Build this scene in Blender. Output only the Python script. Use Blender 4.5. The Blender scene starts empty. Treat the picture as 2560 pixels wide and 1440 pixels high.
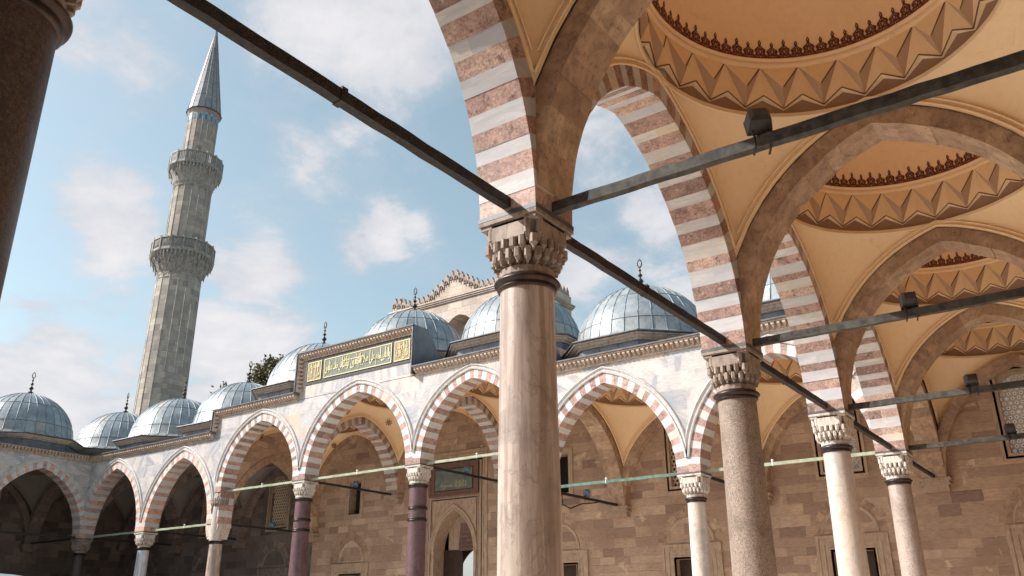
import bpy, math, random
from mathutils import Vector, Matrix
random.seed(7)
PI=math.pi; sin=math.sin; cos=math.cos
R0=5.0                       # height of the column necking rings above the gallery floor; shapes below use z relative to it
S=bpy.context.scene; COL=S.collection

# ------------------------------------------------------------------ camera
CAM=(4.9154,-24.3581,-3.4384+R0); YAW,PITCH,ROLL=-0.6196,0.3768,-0.0036; FOC=2.1276
def cam_rot():
    f=Vector((sin(YAW)*cos(PITCH),cos(YAW)*cos(PITCH),sin(PITCH))); r=Vector((cos(YAW),-sin(YAW),0)); u=r.cross(f)
    c,s=cos(ROLL),sin(ROLL); r2=c*r+s*u; u2=-s*r+c*u
    return Matrix(((r2.x,u2.x,-f.x),(r2.y,u2.y,-f.y),(r2.z,u2.z,-f.z)))
cd=bpy.data.cameras.new('camera'); cam=bpy.data.objects.new('camera',cd); COL.objects.link(cam)
cd.sensor_width=36; cd.lens=FOC*1000/2560*36; cd.clip_start=.05; cd.clip_end=3000
cam.matrix_world=Matrix.Translation(CAM)@cam_rot().to_4x4(); S.camera=cam

# ------------------------------------------------------------------ light
SUN_EL=math.radians(38); SUN_AZ=math.radians(231.3)     # azimuth clockwise from +Y
S.view_settings.view_transform='Standard'; S.view_settings.look='None'; S.view_settings.exposure=0.82; S.view_settings.gamma=1
ld=bpy.data.lights.new('sun','SUN'); ld.energy=4.0; ld.angle=math.radians(.5); ld.color=(1,.945,.885)
sun=bpy.data.objects.new('sun',ld); COL.objects.link(sun); sun.location=(-60,-60,60)
tosun=Vector((sin(SUN_AZ)*cos(SUN_EL),cos(SUN_AZ)*cos(SUN_EL),sin(SUN_EL)))
sun.rotation_euler=tosun.to_track_quat('Z','Y').to_euler()
S.cycles.max_bounces=8; S.cycles.diffuse_bounces=5; S.cycles.glossy_bounces=2; S.cycles.sample_clamp_indirect=6

class NT:
    def __init__(s,tree): s.t=tree; s.n=tree.nodes; s.l=tree.links
    def new(s,ty,**kw):
        n=s.n.new(ty)
        for k,v in kw.items(): setattr(n,k,v)
        return n
    def put(s,sock,v):
        if isinstance(v,bpy.types.NodeSocket): s.l.new(v,sock)
        elif isinstance(v,(tuple,list)) and len(v)==3 and sock.type=='RGBA': sock.default_value=(*v,1)
        else: sock.default_value=v
    def math(s,op,a,b=0,c=0,clamp=False):
        n=s.new('ShaderNodeMath',operation=op,use_clamp=clamp); s.put(n.inputs[0],a); s.put(n.inputs[1],b)
        if op in('MULTIPLY_ADD',): s.put(n.inputs[2],c)
        return n.outputs[0]
    def vmath(s,op,a,b=(0,0,0)):
        n=s.new('ShaderNodeVectorMath',operation=op); s.put(n.inputs[0],a)
        if op=='SCALE': s.put(n.inputs['Scale'],b)
        else: s.put(n.inputs[1],b)
        return n.outputs['Value'] if op in('DISTANCE','LENGTH','DOT_PRODUCT') else n.outputs[0]
    def xyz(s,v):
        n=s.new('ShaderNodeSeparateXYZ'); s.put(n.inputs[0],v); return n.outputs
    def comb(s,x,y,z):
        n=s.new('ShaderNodeCombineXYZ'); s.put(n.inputs[0],x); s.put(n.inputs[1],y); s.put(n.inputs[2],z); return n.outputs[0]
    def noise(s,v,scale,detail=4,rough=.55,dist=0):
        n=s.new('ShaderNodeTexNoise'); s.put(n.inputs['Vector'],v); n.inputs['Scale'].default_value=scale
        n.inputs['Detail'].default_value=detail; n.inputs['Roughness'].default_value=rough; n.inputs['Distortion'].default_value=dist
        return n.outputs['Fac']
    def vor(s,v,scale,feature='F1',out='Distance'):
        n=s.new('ShaderNodeTexVoronoi',feature=feature); s.put(n.inputs['Vector'],v); n.inputs['Scale'].default_value=scale; return n.outputs[out]
    def ramp(s,f,st,interp='LINEAR'):
        n=s.new('ShaderNodeValToRGB'); e=n.color_ramp.elements; n.color_ramp.interpolation=interp
        while len(e)<len(st): e.new(.5)
        for i,(p,c) in enumerate(st):
            e[i].position=p; e[i].color=(*c,1) if isinstance(c,(tuple,list)) else (c,c,c,1)
        s.put(n.inputs[0],f); return n.outputs[0]
    def mix(s,f,a,b,mode='MIX'):
        n=s.new('ShaderNodeMix',data_type='RGBA',blend_type=mode); s.put(n.inputs[0],f); s.put(n.inputs[6],a); s.put(n.inputs[7],b); return n.outputs[2]
    def attr(s,name='tone'):
        return s.new('ShaderNodeAttribute',attribute_name=name).outputs['Fac']

# ------------------------------------------------------------------ sky
W=bpy.data.worlds.new('World'); S.world=W; W.use_nodes=True; w=NT(W.node_tree); w.n.clear()
sk=w.new('ShaderNodeTexSky',sky_type='NISHITA'); sk.sun_disc=False; sk.sun_elevation=SUN_EL; sk.sun_rotation=SUN_AZ
sk.air_density=1.1; sk.dust_density=2.0; sk.ozone_density=1.2
hs=w.new('ShaderNodeHueSaturation'); hs.inputs['Saturation'].default_value=.74; hs.inputs['Hue'].default_value=.468; hs.inputs['Value'].default_value=1.0
w.put(hs.inputs['Color'],sk.outputs[0])
gd=w.new('ShaderNodeTexCoord').outputs['Generated']
dx,dy,dz=w.xyz(gd); den=w.math('ADD',w.math('MAXIMUM',dz,0),.16)
pl=w.comb(w.math('DIVIDE',dx,den),w.math('DIVIDE',dy,den),0)
n1=w.noise(w.vmath('ADD',pl,(3.1,7.7,0)),2.4,10,.62,.5); n2=w.noise(w.vmath('ADD',pl,(11.3,2.2,0)),8.0,9,.65,.4)
# cumulus banks: (direction, radius, weight)
BANKS=[]
def bank(u,v,rad,wt):
    R=cam_rot(); d=R@Vector(((u-1280)/2127.6,(720-v)/2127.6,-1)); d.normalize(); BANKS.append((d,rad,wt))
for b in [(270,510,.05,.62),(330,540,.035,.5),(300,610,.05,.42),(180,60,.09,.40),(330,130,.07,.40),(420,60,.06,.3),(640,660,.06,.50),(560,640,.05,.4),(960,590,.045,.50),(1040,580,.03,.45),(900,610,.04,.4),(800,400,.05,.34),(880,330,.05,.34),(760,40,.10,.44),(960,110,.10,.44),(1060,30,.10,.4),(520,860,.05,.62),(560,930,.08,.60),(640,930,.08,.60),(130,1000,.08,.60),(60,980,.06,.5),(300,960,.06,.40),(1480,330,.08,.34),(1620,520,.06,.3),(1460,700,.07,.42),(1680,740,.06,.5)]: bank(*b)
acc=None
for d,rad,wt in BANKS:
    q=w.math('DIVIDE',w.vmath('DISTANCE',gd,tuple(d)),rad)
    g=w.math('MULTIPLY',w.math('EXPONENT',w.math('MULTIPLY',w.math('MULTIPLY',q,q),-1)),wt)
    acc=g if acc is None else w.math('MAXIMUM',acc,g)
cm=w.math('ADD',w.math('ADD',w.math('MULTIPLY',n1,1.05),w.math('MULTIPLY',n2,.55)),acc)
cm=w.math('MULTIPLY',cm,.5)
cf=w.ramp(cm,[(.43,0),(.50,.16),(.545,.48),(.585,.86),(.65,.97)])
ccol=w.mix(.5,w.ramp(w.noise(pl,5.2,6,.6),[(.35,(2.9,3.0,3.35)),(.62,(4.4,4.25,4.35))]),w.ramp(cm,[(.5,(3.5,3.6,3.9)),(.66,(5.0,4.85,4.95))]))
skc=w.mix(w.math('MULTIPLY',cf,.95),hs.outputs[0],ccol)
haze=w.ramp(dz,[(0,.35),(.25,0)])
skc=w.mix(haze,skc,(2.8,3.1,3.45))
bg=w.new('ShaderNodeBackground'); bg.inputs['Strength'].default_value=.108; w.put(bg.inputs[0],skc)
w.l.new(bg.outputs[0],w.new('ShaderNodeOutputWorld').inputs[0])

# ------------------------------------------------------------------ mesh builder
class MB:
    def __init__(s,T=None): s.v=[]; s.f=[]; s.m=[]; s.t=[]; s.sm=[]; s.T=T; s.uv=None
    def pts(s,P):
        b=len(s.v)
        for p in P: s.v.append(s.T(*p) if s.T else tuple(p))
        return b
    def face(s,P,mi=0,tone=.5,sm=False):
        b=s.pts(P); s.f.append(tuple(range(b,b+len(P)))); s.m.append(mi); s.t.append(tone); s.sm.append(sm)
    def idx(s,ids,mi=0,tone=.5,sm=False):
        s.f.append(tuple(ids)); s.m.append(mi); s.t.append(tone); s.sm.append(sm)
    def box(s,x0,x1,y0,y1,z0,z1,mi=0,tone=.5):
        b=s.pts([(x0,y0,z0),(x1,y0,z0),(x1,y1,z0),(x0,y1,z0),(x0,y0,z1),(x1,y0,z1),(x1,y1,z1),(x0,y1,z1)])
        for q in ((0,3,2,1),(4,5,6,7),(0,1,5,4),(1,2,6,5),(2,3,7,6),(3,0,4,7)): s.idx([b+i for i in q],mi,tone)
    def prism(s,poly,ax,a,b,mi=0,tone=.5,caps=True,sm=False):
        # poly: 2d points in the two other axes (in order x,y,z without ax)
        def P(p,h):
            return (h,p[0],p[1]) if ax==0 else (p[0],h,p[1]) if ax==1 else (p[0],p[1],h)
        n=len(poly); i0=s.pts([P(p,a) for p in poly]); i1=s.pts([P(p,b) for p in poly])
        for i in range(n):
            j=(i+1)%n; s.idx((i0+i,i0+j,i1+j,i1+i),mi,tone,sm)
        if caps: s.idx([i0+i for i in range(n)][::-1],mi,tone); s.idx([i1+i for i in range(n)],mi,tone)
    def loft(s,rings,mi=0,tone=.5,closed=True,cap0=False,cap1=False,sm=False):
        ids=[s.pts(r) for r in rings]; n=len(rings[0])
        for a,b in zip(ids,ids[1:]):
            for i in range(n if closed else n-1):
                j=(i+1)%n; s.idx((a+i,a+j,b+j,b+i),mi,tone,sm)
        if cap0: s.idx([ids[0]+i for i in range(n)][::-1],mi,tone)
        if cap1: s.idx([ids[-1]+i for i in range(n)],mi,tone)
    def lathe(s,prof,n=32,c=(0,0),mi=0,tone=.5,sm=True,cap0=False,cap1=False,off=0):
        s.loft([[(c[0]+r*cos(2*PI*(i+off)/n),c[1]+r*sin(2*PI*(i+off)/n),z) for i in range(n)] for r,z in prof],mi,tone,True,cap0,cap1,sm)
    def tube(s,P,r,n=6,mi=0,tone=.5,sm=True,caps=True):
        P=[Vector(p) for p in P]; rings=[]
        for i,p in enumerate(P):
            d=(P[min(i+1,len(P)-1)]-P[max(i-1,0)]).normalized(); up=Vector((0,0,1)) if abs(d.z)<.95 else Vector((1,0,0))
            a=d.cross(up).normalized(); b=a.cross(d)
            rr=r[i] if isinstance(r,(list,tuple)) else r
            rings.append([tuple(p+rr*(cos(2*PI*k/n)*a+sin(2*PI*k/n)*b)) for k in range(n)])
        s.loft(rings,mi,tone,True,caps,caps,sm)
    def build(s,name,mats,parent=None,org=None,merge=False):
        o=org if org is not None else (tuple(parent['org']) if parent is not None and 'org' in parent else (0,0,0))
        me=bpy.data.meshes.new(name)
        me.from_pydata([(x-o[0],y-o[1],z-o[2]) for x,y,z in s.v],[],s.f)
        for m in (mats if isinstance(mats,(list,tuple)) else [mats]): me.materials.append(m)
        me.polygons.foreach_set('material_index',s.m); me.polygons.foreach_set('use_smooth',s.sm)
        a=me.attributes.new('tone','FLOAT','FACE'); a.data.foreach_set('value',s.t)
        me.update(); ob=bpy.data.objects.new(name,me); COL.objects.link(ob)
        if parent is not None: ob.parent=parent
        else: ob.location=(o[0],o[1],o[2]+R0)
        return ob
def tag(o,label,cat,group=None,kind=None):
    if label: o['label']=label
    if cat: o['category']=cat
    if group: o['group']=group
    if kind: o['kind']=kind
    return o
def thing(name,label,cat,org=(0,0,0),group=None,rz=0,local=False):
    o=bpy.data.objects.new(name,None); COL.objects.link(o); o.empty_display_size=.3
    o.location=(org[0],org[1],org[2]+R0); o.rotation_euler=(0,0,rz)
    o['org']=(0.,0.,0.) if local else tuple(float(c) for c in org)
    return tag(o,label,cat,group)
def copy_tree(o,parent=None,mats=None):
    c=o.copy(); COL.objects.link(c); c.parent=parent
    for ch in [x for x in bpy.data.objects if x.parent==o]: copy_tree(ch,c)
    return c
def place(o,x,y,z=0,rz=0,label=None,sc=None,group=None):
    c=copy_tree(o); c.location=(x,y,z+R0); c.rotation_euler=(0,0,rz)
    if sc: c.scale=sc
    if label: c['label']=label
    if group: c['group']=group
    return c

# ------------------------------------------------------------------ materials
def newmat(name,rough=.7,metal=0,spec=.3):
    m=bpy.data.materials.new(name); m.use_nodes=True; t=NT(m.node_tree); b=m.node_tree.nodes['Principled BSDF']
    b.inputs['Roughness'].default_value=rough; b.inputs['Metallic'].default_value=metal; b.inputs['Specular IOR Level'].default_value=spec
    return m,t,b
def objc(t,inst=True):
    v=t.new('ShaderNodeTexCoord').outputs['Object']
    if inst:
        r=t.new('ShaderNodeObjectInfo').outputs['Random']; v=t.vmath('ADD',v,t.comb(t.math('MULTIPLY',r,37.),t.math('MULTIPLY',r,0.),t.math('MULTIPLY',r,53.)))
    return v
def bump(t,b,h,st=.3,dist=.02):
    n=t.new('ShaderNodeBump'); n.inputs['Strength'].default_value=st; n.inputs['Distance'].default_value=dist; t.put(n.inputs['Height'],h); t.l.new(n.outputs[0],b.inputs['Normal'])
def ashlar(name,bw,bh,stops,mortar,stain=(.30,.22,.16),stainamt=.5,bumpst=.5,rough=.85,msize=.010,warp=.02,veins=None,blotch=None):
    m,t,b=newmat(name,rough); v=t.new('ShaderNodeTexCoord').outputs['Object']; x,y,z=t.xyz(v)
    wv=t.noise(v,1.1,3); wv2=t.noise(v,7,3)
    u=t.math('ADD',t.math('ADD',x,y),t.math('MULTIPLY',wv2,warp)); 
    # rows of varying height
    zz=t.math('ADD',z,t.math('ADD',t.math('MULTIPLY',t.math('SINE',t.math('MULTIPLY',z,1.9)),.10),t.math('MULTIPLY',wv2,warp)))
    br=t.new('ShaderNodeTexBrick',offset=.42,squash=.72,offset_frequency=2,squash_frequency=3)
    t.put(br.inputs['Vector'],t.comb(u,zz,0)); br.inputs['Color1'].default_value=(0,0,0,1); br.inputs['Color2'].default_value=(1,1,1,1); br.inputs['Mortar'].default_value=(.5,.5,.5,1)
    br.inputs['Scale'].default_value=1; br.inputs['Brick Width'].default_value=bw; br.inputs['Row Height'].default_value=bh; br.inputs['Mortar Size'].default_value=msize; br.inputs['Mortar Smooth'].default_value=.3; br.inputs['Bias'].default_value=0
    f=br.outputs['Color']; mo=br.outputs['Fac']
    c=t.ramp(f,stops)
    g=t.noise(t.vmath('MULTIPLY',v,(2.2,2.2,9)),2.2,8,.62,.4)
    c=t.mix(.75,c,t.ramp(g,[(.3,(.62,.60,.58)),(.52,(1,1,1)),(.75,(1.22,1.2,1.16))]),'MULTIPLY')
    if veins:
        an=t.math('MULTIPLY',f,5.0); ca=t.math('COSINE',an); sa=t.math('SINE',an)
        p_=t.math('ADD',t.math('MULTIPLY',u,ca),t.math('MULTIPLY',zz,sa)); q_=t.math('SUBTRACT',t.math('MULTIPLY',zz,ca),t.math('MULTIPLY',u,sa))
        vv=t.comb(t.math('MULTIPLY',p_,.35),t.math('MULTIPLY',q_,2.2),t.math('MULTIPLY',f,40.))
        vn=t.noise(vv,veins[1],6,.62,.35)
        c=t.mix(t.ramp(vn,[(.40,0),(.52,.30),(.60,.85),(.72,.1)]),c,veins[0])
    big=t.noise(v,.55,5,.6)
    c=t.mix(t.math('MULTIPLY',t.ramp(big,[(.45,0),(.7,1)]),stainamt),c,stain)
    if blotch:
        bl=t.noise(v,1.6,6,.65,.6); c=t.mix(t.math('MULTIPLY',t.ramp(bl,[(.62,0),(.66,1)]),.7),c,blotch)
    pit=t.noise(v,34,4,.7); c=t.mix(t.ramp(pit,[(.60,0),(.72,.55)]),c,tuple(k*.45 for k in stain))
    c=t.mix(mo,c,mortar)
    t.put(b.inputs['Base Color'],c)
    h=t.math('SUBTRACT',t.math('ADD',t.math('MULTIPLY',g,.35),t.math('MULTIPLY',pit,.2)),t.math('MULTIPLY',mo,.8)); bump(t,b,h,bumpst,.02)
    return m
M={}
M['wall']=ashlar('brown_limestone_blocks',.92,.315,[(0,(.27,.18,.14)),(.15,(.41,.285,.21)),(.4,(.54,.39,.285)),(.6,(.36,.25,.19)),(.8,(.48,.34,.245)),(1,(.60,.45,.34))],(.56,.42,.31),stain=(.23,.15,.11),stainamt=.5,blotch=(.68,.54,.40),bumpst=.9,warp=.07,msize=.006)
M['walldark']=ashlar('shade_toned_limestone_blocks',.86,.345,[(0,(.11,.085,.075)),(.5,(.19,.145,.125)),(1,(.24,.19,.16))],(.17,.14,.12),stain=(.10,.08,.07),stainamt=.6,bumpst=.6,warp=.05)  # limestone darkened for the dim left bays, shade put into the colour
M['facade']=ashlar('pale_marble_slabs',1.5,.62,[(0,(.30,.31,.34)),(.2,(.48,.46,.46)),(.5,(.57,.53,.50)),(.72,(.41,.42,.45)),(.88,(.56,.525,.495)),(1,(.53,.42,.30))],(.46,.43,.41),stain=(.72,.58,.46),stainamt=.28,bumpst=.15,rough=.5,msize=.006,veins=((.25,.26,.30),.9))
M['minstone']=ashlar('weathered_grey_limestone',.62,.42,[(0,(.26,.235,.21)),(.3,(.38,.34,.295)),(.6,(.46,.41,.35)),(.85,(.31,.285,.26)),(1,(.42,.365,.30))],(.25,.23,.21),stain=(.23,.22,.205),stainamt=.65,bumpst=.5)
M['gatestone']=ashlar('weathered_pink_limestone',.9,.45,[(0,(.50,.41,.34)),(.5,(.60,.50,.42)),(1,(.46,.38,.32))],(.32,.27,.23),stain=(.28,.23,.20),stainamt=.6,bumpst=.4)
def voussoir(name,cols,fleck,vein=None,st=(1,1,1),rough=.6,fs=26,soft=False,pits=False):
    m,t,b=newmat(name,rough); v=t.new('ShaderNodeTexCoord').outputs['Object']; tn=t.attr()
    v2=t.vmath('ADD',v,t.vmath('SCALE',t.comb(tn,t.math('MULTIPLY',tn,2.3),tn),31.))
    c=t.ramp(tn,cols)
    g=t.noise(t.vmath('MULTIPLY',v2,st),1.6 if soft else 5,8,.6,.5)
    c=t.mix(.4 if soft else .8,c,t.ramp(g,[(.3,(.52,.47,.46)),(.5,(1,1,1)),(.72,(1.42,1.36,1.30))]),'MULTIPLY')
    if vein: c=t.mix(t.ramp(t.noise(t.vmath('MULTIPLY',v2,(.8,.8,5)),2.4,6,.6,1.2),[(.40,0),(.5,.75),(.58,0)]),c,vein)
    if pits:
        pn=t.noise(t.vmath('MULTIPLY',v2,(1.6,1.6,1)),13,6,.72,.6); c=t.mix(t.ramp(pn,[(.55,0),(.66,.75)]),c,(.12,.075,.055)); c=t.mix(t.ramp(t.noise(v2,1.3,4),[(.5,0),(.7,.4)]),c,(.24,.155,.11))
    if fleck:
        vd=t.vor(v2,fs); c=t.mix(t.ramp(vd,[(.15,.75),(.32,0)]),c,fleck)
        c=t.mix(.8,c,t.ramp(t.noise(v2,32,4,.7),[(.34,(.5,.45,.45)),(.5,(1,1,1)),(.68,(1.4,1.36,1.33))]),'MULTIPLY'); vd=t.noise(v2,fs*.8,5,.75); c=t.mix(t.ramp(vd,[(.56,0),(.66,.8)]),c,tuple(k*.33 for k in cols[0][1]))
    t.put(b.inputs['Base Color'],c); bump(t,b,g,.35,.015); return m
M['red']=voussoir('red_breccia_marble',[(0,(.29,.19,.165)),(.35,(.46,.31,.265)),(.6,(.26,.175,.155)),(.8,(.41,.275,.235)),(1,(.53,.39,.325))],(.46,.34,.28),st=(1,1,1.4),fs=9)
M['orange']=voussoir('orange_red_marble',[(0,(.50,.26,.18)),(.35,(.60,.37,.28)),(.7,(.42,.30,.28)),(1,(.60,.43,.32))],None,st=(1,1,1.6))
M['white']=voussoir('white_veined_marble',[(0,(.58,.56,.55)),(.35,(.64,.60,.56)),(.6,(.50,.505,.53)),(.85,(.60,.575,.55)),(1,(.64,.50,.36))],None,vein=(.46,.48,.52),st=(1.0,1.0,5),soft=True)
M['shadearch']=voussoir('shade_toned_limestone_voussoirs',[(0,(.15,.115,.10)),(.5,(.22,.17,.145)),(1,(.26,.20,.17))],None)  # arch stone of the left bays, its shade mixed into the tones
M['stonearch']=voussoir('brown_limestone_voussoirs',[(0,(.33,.22,.155)),(.4,(.45,.315,.22)),(.75,(.37,.25,.175)),(1,(.52,.39,.27))],None,st=(1,1,1),pits=True)
def plaster(name,col,var):
    m,t,b=newmat(name,.9,spec=.1); v=objc(t); g=t.noise(v,.9,5,.6); g2=t.noise(v,9,5,.6)
    c=t.mix(t.ramp(g,[(.35,0),(.7,1)]),col,var); c=t.mix(t.ramp(g2,[(.35,.06),(.55,0)]),c,(.35,.2,.1)); wv=t.vmath('ADD',v,t.vmath('SCALE',t.comb(g2,t.noise(v,5,4),g),.35)); ed=t.vor(wv,.9,'DISTANCE_TO_EDGE'); c=t.mix(t.math('MULTIPLY',t.ramp(ed,[(.0,.35),(.006,0)]),t.ramp(g,[(.48,0),(.56,1)])),c,tuple(k*.5 for k in col)); dp=t.noise(t.vmath('MULTIPLY',v,(1,1,.6)),.6,7,.66,.8); c=t.mix(t.ramp(dp,[(.52,0),(.66,.22)]),c,(col[0]*.86,col[1]*.80,col[2]*.78)); t.put(b.inputs['Base Color'],c); bump(t,b,g2,.08,.01); return m
M['plaster']=plaster('ochre_plaster',(.90,.665,.425),(.88,.635,.395))
M['plasterlow']=plaster('cream_ochre_plaster',(.92,.71,.47),(.90,.68,.43))
M['greyplaster']=plaster('grey_shade_toned_plaster',(.30,.265,.235),(.25,.22,.20))  # grey plaster of the left vaults, darkened further to carry their shade
M['shadepaint']=plaster('umber_paint_and_shade_plaster',(.34,.215,.155),(.40,.26,.185))  # recess behind the zigzag: brown paint and its shade in one colour
M['shadepaint2']=plaster('sienna_paint_and_shade_plaster',(.54,.375,.26),(.48,.33,.225))  # shade painted on the undercut slivers; plain sienna paint on the crest
M['groove']=plaster('dark_groove_and_shadow_line',(.19,.115,.085),(.16,.095,.07))  # zigzag grooves, plus a shadow line drawn along each hanging triangle
M['maroon']=plaster('maroon_paint',(.105,.035,.028),(.13,.045,.035))
M['brick']=plaster('red_brown_paint',(.26,.09,.055),(.30,.11,.07))
def metal(name,col,var,rough=.5,mt=.6,scale=8,bs=.2):
    m,t,b=newmat(name,rough,mt); v=objc(t); g=t.noise(v,scale,6,.6); t.put(b.inputs['Base Color'],t.mix(t.ramp(g,[(.35,0),(.65,1)]),col,var)); bump(t,b,g,bs,.01); return m
M['bronze']=metal('dark_bronze',(.035,.028,.026),(.07,.05,.045),.38,.7)
M['iron']=metal('painted_iron',(.022,.020,.022),(.045,.04,.04),.7,.1,14,.5)
M['ironpale']=metal('weathered_grey_green_iron',(.028,.028,.028),(.085,.08,.068),.75,.0,9,.6)
M['greeniron']=metal('green_painted_iron',(.25,.29,.20),(.36,.38,.28),.6,.1,6,.4)
M['darkgreeniron']=metal('dark_green_painted_iron',(.06,.12,.10),(.13,.22,.18),.6,.1,6,.4)
M['gold']=metal('gilding',(.46,.43,.25),(.56,.52,.32),.5,.15)
M['panel']=metal('dark_green_slab',(.11,.13,.11),(.17,.19,.15),.5,0)
M['panelframe']=metal('black_slate_frame',(.035,.033,.035),(.06,.055,.055),.5,0)
M['ochrepanel']=metal('brown_gilt_slab',(.26,.19,.09),(.34,.25,.12),.6,0)
M['tealpanel']=metal('teal_grey_slab',(.10,.15,.15),(.20,.22,.19),.6,0,3)
M['darklead']=metal('dark_lead_flashing',(.075,.078,.088),(.13,.133,.145),.5,.3,3)
M['slate']=metal('slate_grey_lead_panels',(.10,.115,.14),(.17,.185,.21),.5,.1,2)
M['black']=metal('dark_recess',(.012,.011,.011),(.02,.018,.017),.8,0)
M['door']=metal('dark_wood_leaf',(.035,.022,.016),(.06,.035,.025),.6,0)
M['lamp']=metal('floodlight_housing',(.05,.045,.045),(.08,.07,.07),.5,.3)
M['lampblue']=metal('blue_grey_floodlight_housing',(.10,.16,.22),(.14,.22,.30),.5,.1)
M['clamp']=metal('pale_insulator',(.8,.8,.78),(.7,.7,.68),.4,0)
def leadmat(name='blue_grey_lead_sheet',k=1):
    m,t,b=newmat(name,.42,.15,.5); v=objc(t); tn=t.attr(); g=t.noise(v,2.0,7,.65,.5)
    c=t.ramp(tn,[(0,(.15,.19,.215)),(.35,(.225,.265,.29)),(.7,(.30,.33,.345)),(.88,(.25,.275,.285)),(1,(.42,.375,.32))])
    c=t.mix(.7,c,t.ramp(g,[(.3,(.5,.53,.58)),(.52,(1,1,1)),(.72,(1.5,1.48,1.45))]),'MULTIPLY')
    st=t.noise(t.vmath('MULTIPLY',v,(5,5,.7)),3,5,.6); c=t.mix(t.ramp(st,[(.56,0),(.7,.45)]),c,(.55,.50,.46))
    t.put(b.inputs['Base Color'],c); bump(t,b,t.noise(v,6,5,.6),.35,.03); return m
M['lead']=leadmat(); M['leadgrey']=metal('dull_grey_lead',(.20,.205,.22),(.30,.30,.31),.5,.1,2)
def shaft(name,cols,streak=None,speck=None,rough=.35,vs=(3,3,.35),band=None):
    m,t,b=newmat(name,rough,0,.45); v=objc(t); g=t.noise(t.vmath('MULTIPLY',v,vs),1.6,7,.6,.5)
    c=t.ramp(g,cols)
    if streak: c=t.mix(t.ramp(t.noise(t.vmath('MULTIPLY',v,(6,6,.28)),2.2,6,.65,.4),[(.46,0),(.56,streak[1])]),c,streak[0])
    if speck:
        n=t.noise(v,speck[1],3,.8); c=t.mix(t.ramp(n,[(.50,0),(.60,.8)]),c,speck[0]); n=t.noise(v,speck[1]*1.7,2,.8); c=t.mix(t.ramp(n,[(.54,0),(.62,.6)]),c,speck[2])
    t.put(b.inputs['Base Color'],c); big=t.noise(v,1.1,6,.65,1.0); c=t.mix(t.ramp(big,[(.50,0),(.62,.45)]),c,tuple(k*.55 for k in cols[0][1])); vn=t.noise(t.vmath('MULTIPLY',v,(1.5,1.5,.7)),1.7,7,.6,1.4); c=t.mix(t.ramp(vn,[(.485,0),(.5,.45),(.515,0)]),c,tuple(k*.45 for k in cols[0][1])); t.put(b.inputs['Base Color'],c)
    t.put(b.inputs['Roughness'],t.ramp(big,[(.4,rough),(.7,min(1,rough+.25))])); bump(t,b,t.noise(v,12,4,.6),.12,.01); return m
M['c_buff']=shaft('buff_veined_marble',[(.3,(.30,.235,.20)),(.5,(.47,.395,.345)),(.7,(.58,.525,.48))],streak=((.25,.17,.135),.6))
M['c_granite']=shaft('brown_speckled_granite',[(.3,(.23,.17,.135)),(.7,(.30,.235,.19))],speck=((.10,.07,.058),38,(.50,.43,.37)),rough=.55)
M['c_white']=shaft('white_streaked_marble',[(.3,(.44,.41,.39)),(.6,(.60,.57,.545))],streak=((.62,.46,.34),.6))
M['c_pink']=shaft('pinkish_granite',[(.3,(.36,.285,.245)),(.7,(.44,.36,.31))],speck=((.20,.145,.125),30,(.62,.54,.48)),rough=.5)
M['c_blue']=shaft('blue_grey_streaked_marble',[(.3,(.50,.52,.58)),(.6,(.78,.76,.75))],streak=((.34,.38,.46),.8))
M['c_porph']=shaft('purple_porphyry',[(.3,(.09,.05,.058)),(.7,(.15,.082,.092))],speck=((.24,.15,.155),40,(.055,.03,.035)),rough=.3)
M['c_dark']=shaft('dark_brown_granite',[(.3,(.05,.038,.036)),(.7,(.09,.066,.06))],speck=((.028,.024,.024),34,(.15,.105,.085)),rough=.45)
def capmat(name,c0,c1,st):
    m,t,b=newmat(name,.65); v=objc(t); g=t.noise(v,4,7,.65); s2=t.noise(t.vmath('MULTIPLY',v,(4,4,1)),3,6,.7)
    c=t.mix(t.ramp(g,[(.35,0),(.65,1)]),c0,c1); c=t.mix(t.ramp(s2,[(.48,0),(.66,.85)]),c,st); t.put(b.inputs['Base Color'],c); bump(t,b,g,.3,.01); return m
M['cap']=capmat('carved_marble',(.64,.60,.56),(.52,.47,.42),(.34,.22,.14))
M['capbuff']=capmat('stained_carved_marble',(.38,.315,.27),(.27,.21,.175),(.13,.085,.065))
M['carve']=capmat('grey_carved_stone',(.37,.35,.325),(.26,.25,.235),(.12,.115,.11))
M['cornice']=capmat('stained_cornice_stone',(.56,.46,.38),(.44,.35,.28),(.24,.16,.12))
M['trim']=capmat('moulded_limestone',(.50,.38,.28),(.42,.31,.225),(.30,.20,.14))
M['mould']=capmat('pale_moulded_marble',(.60,.57,.54),(.48,.465,.46),(.36,.30,.26))
M['browntrim']=capmat('dark_brown_stone',(.22,.13,.10),(.17,.10,.08),(.10,.06,.05))
M['corbel']=capmat('carved_limestone',(.44,.335,.25),(.38,.28,.205),(.27,.18,.13))
m,t,b=newmat('lattice_plaster',.8); b.inputs['Base Color'].default_value=(.60,.48,.36,1); M['lattice']=m
m,t,b=newmat('bottle_glass',.15,0,.6); b.inputs['Base Color'].default_value=(.7,.7,.68,1)
tr=t.new('ShaderNodeBsdfTranslucent'); tr.inputs[0].default_value=(1,.95,.88,1); mx=t.new('ShaderNodeMixShader'); mx.inputs[0].default_value=.9
t.l.new(b.outputs[0],mx.inputs[1]); t.l.new(tr.outputs[0],mx.inputs[2]); t.l.new(mx.outputs[0],m.node_tree.nodes['Material Output'].inputs[0]); M['glass']=m
m,t,b=newmat('dark_glass',.2,0,.5); b.inputs['Base Color'].default_value=(.02,.025,.03,1); M['darkglass']=m
m,t,b=newmat('cobalt_tile',.3,0,.5); b.inputs['Base Color'].default_value=(.05,.17,.30,1); M['tile']=m
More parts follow.
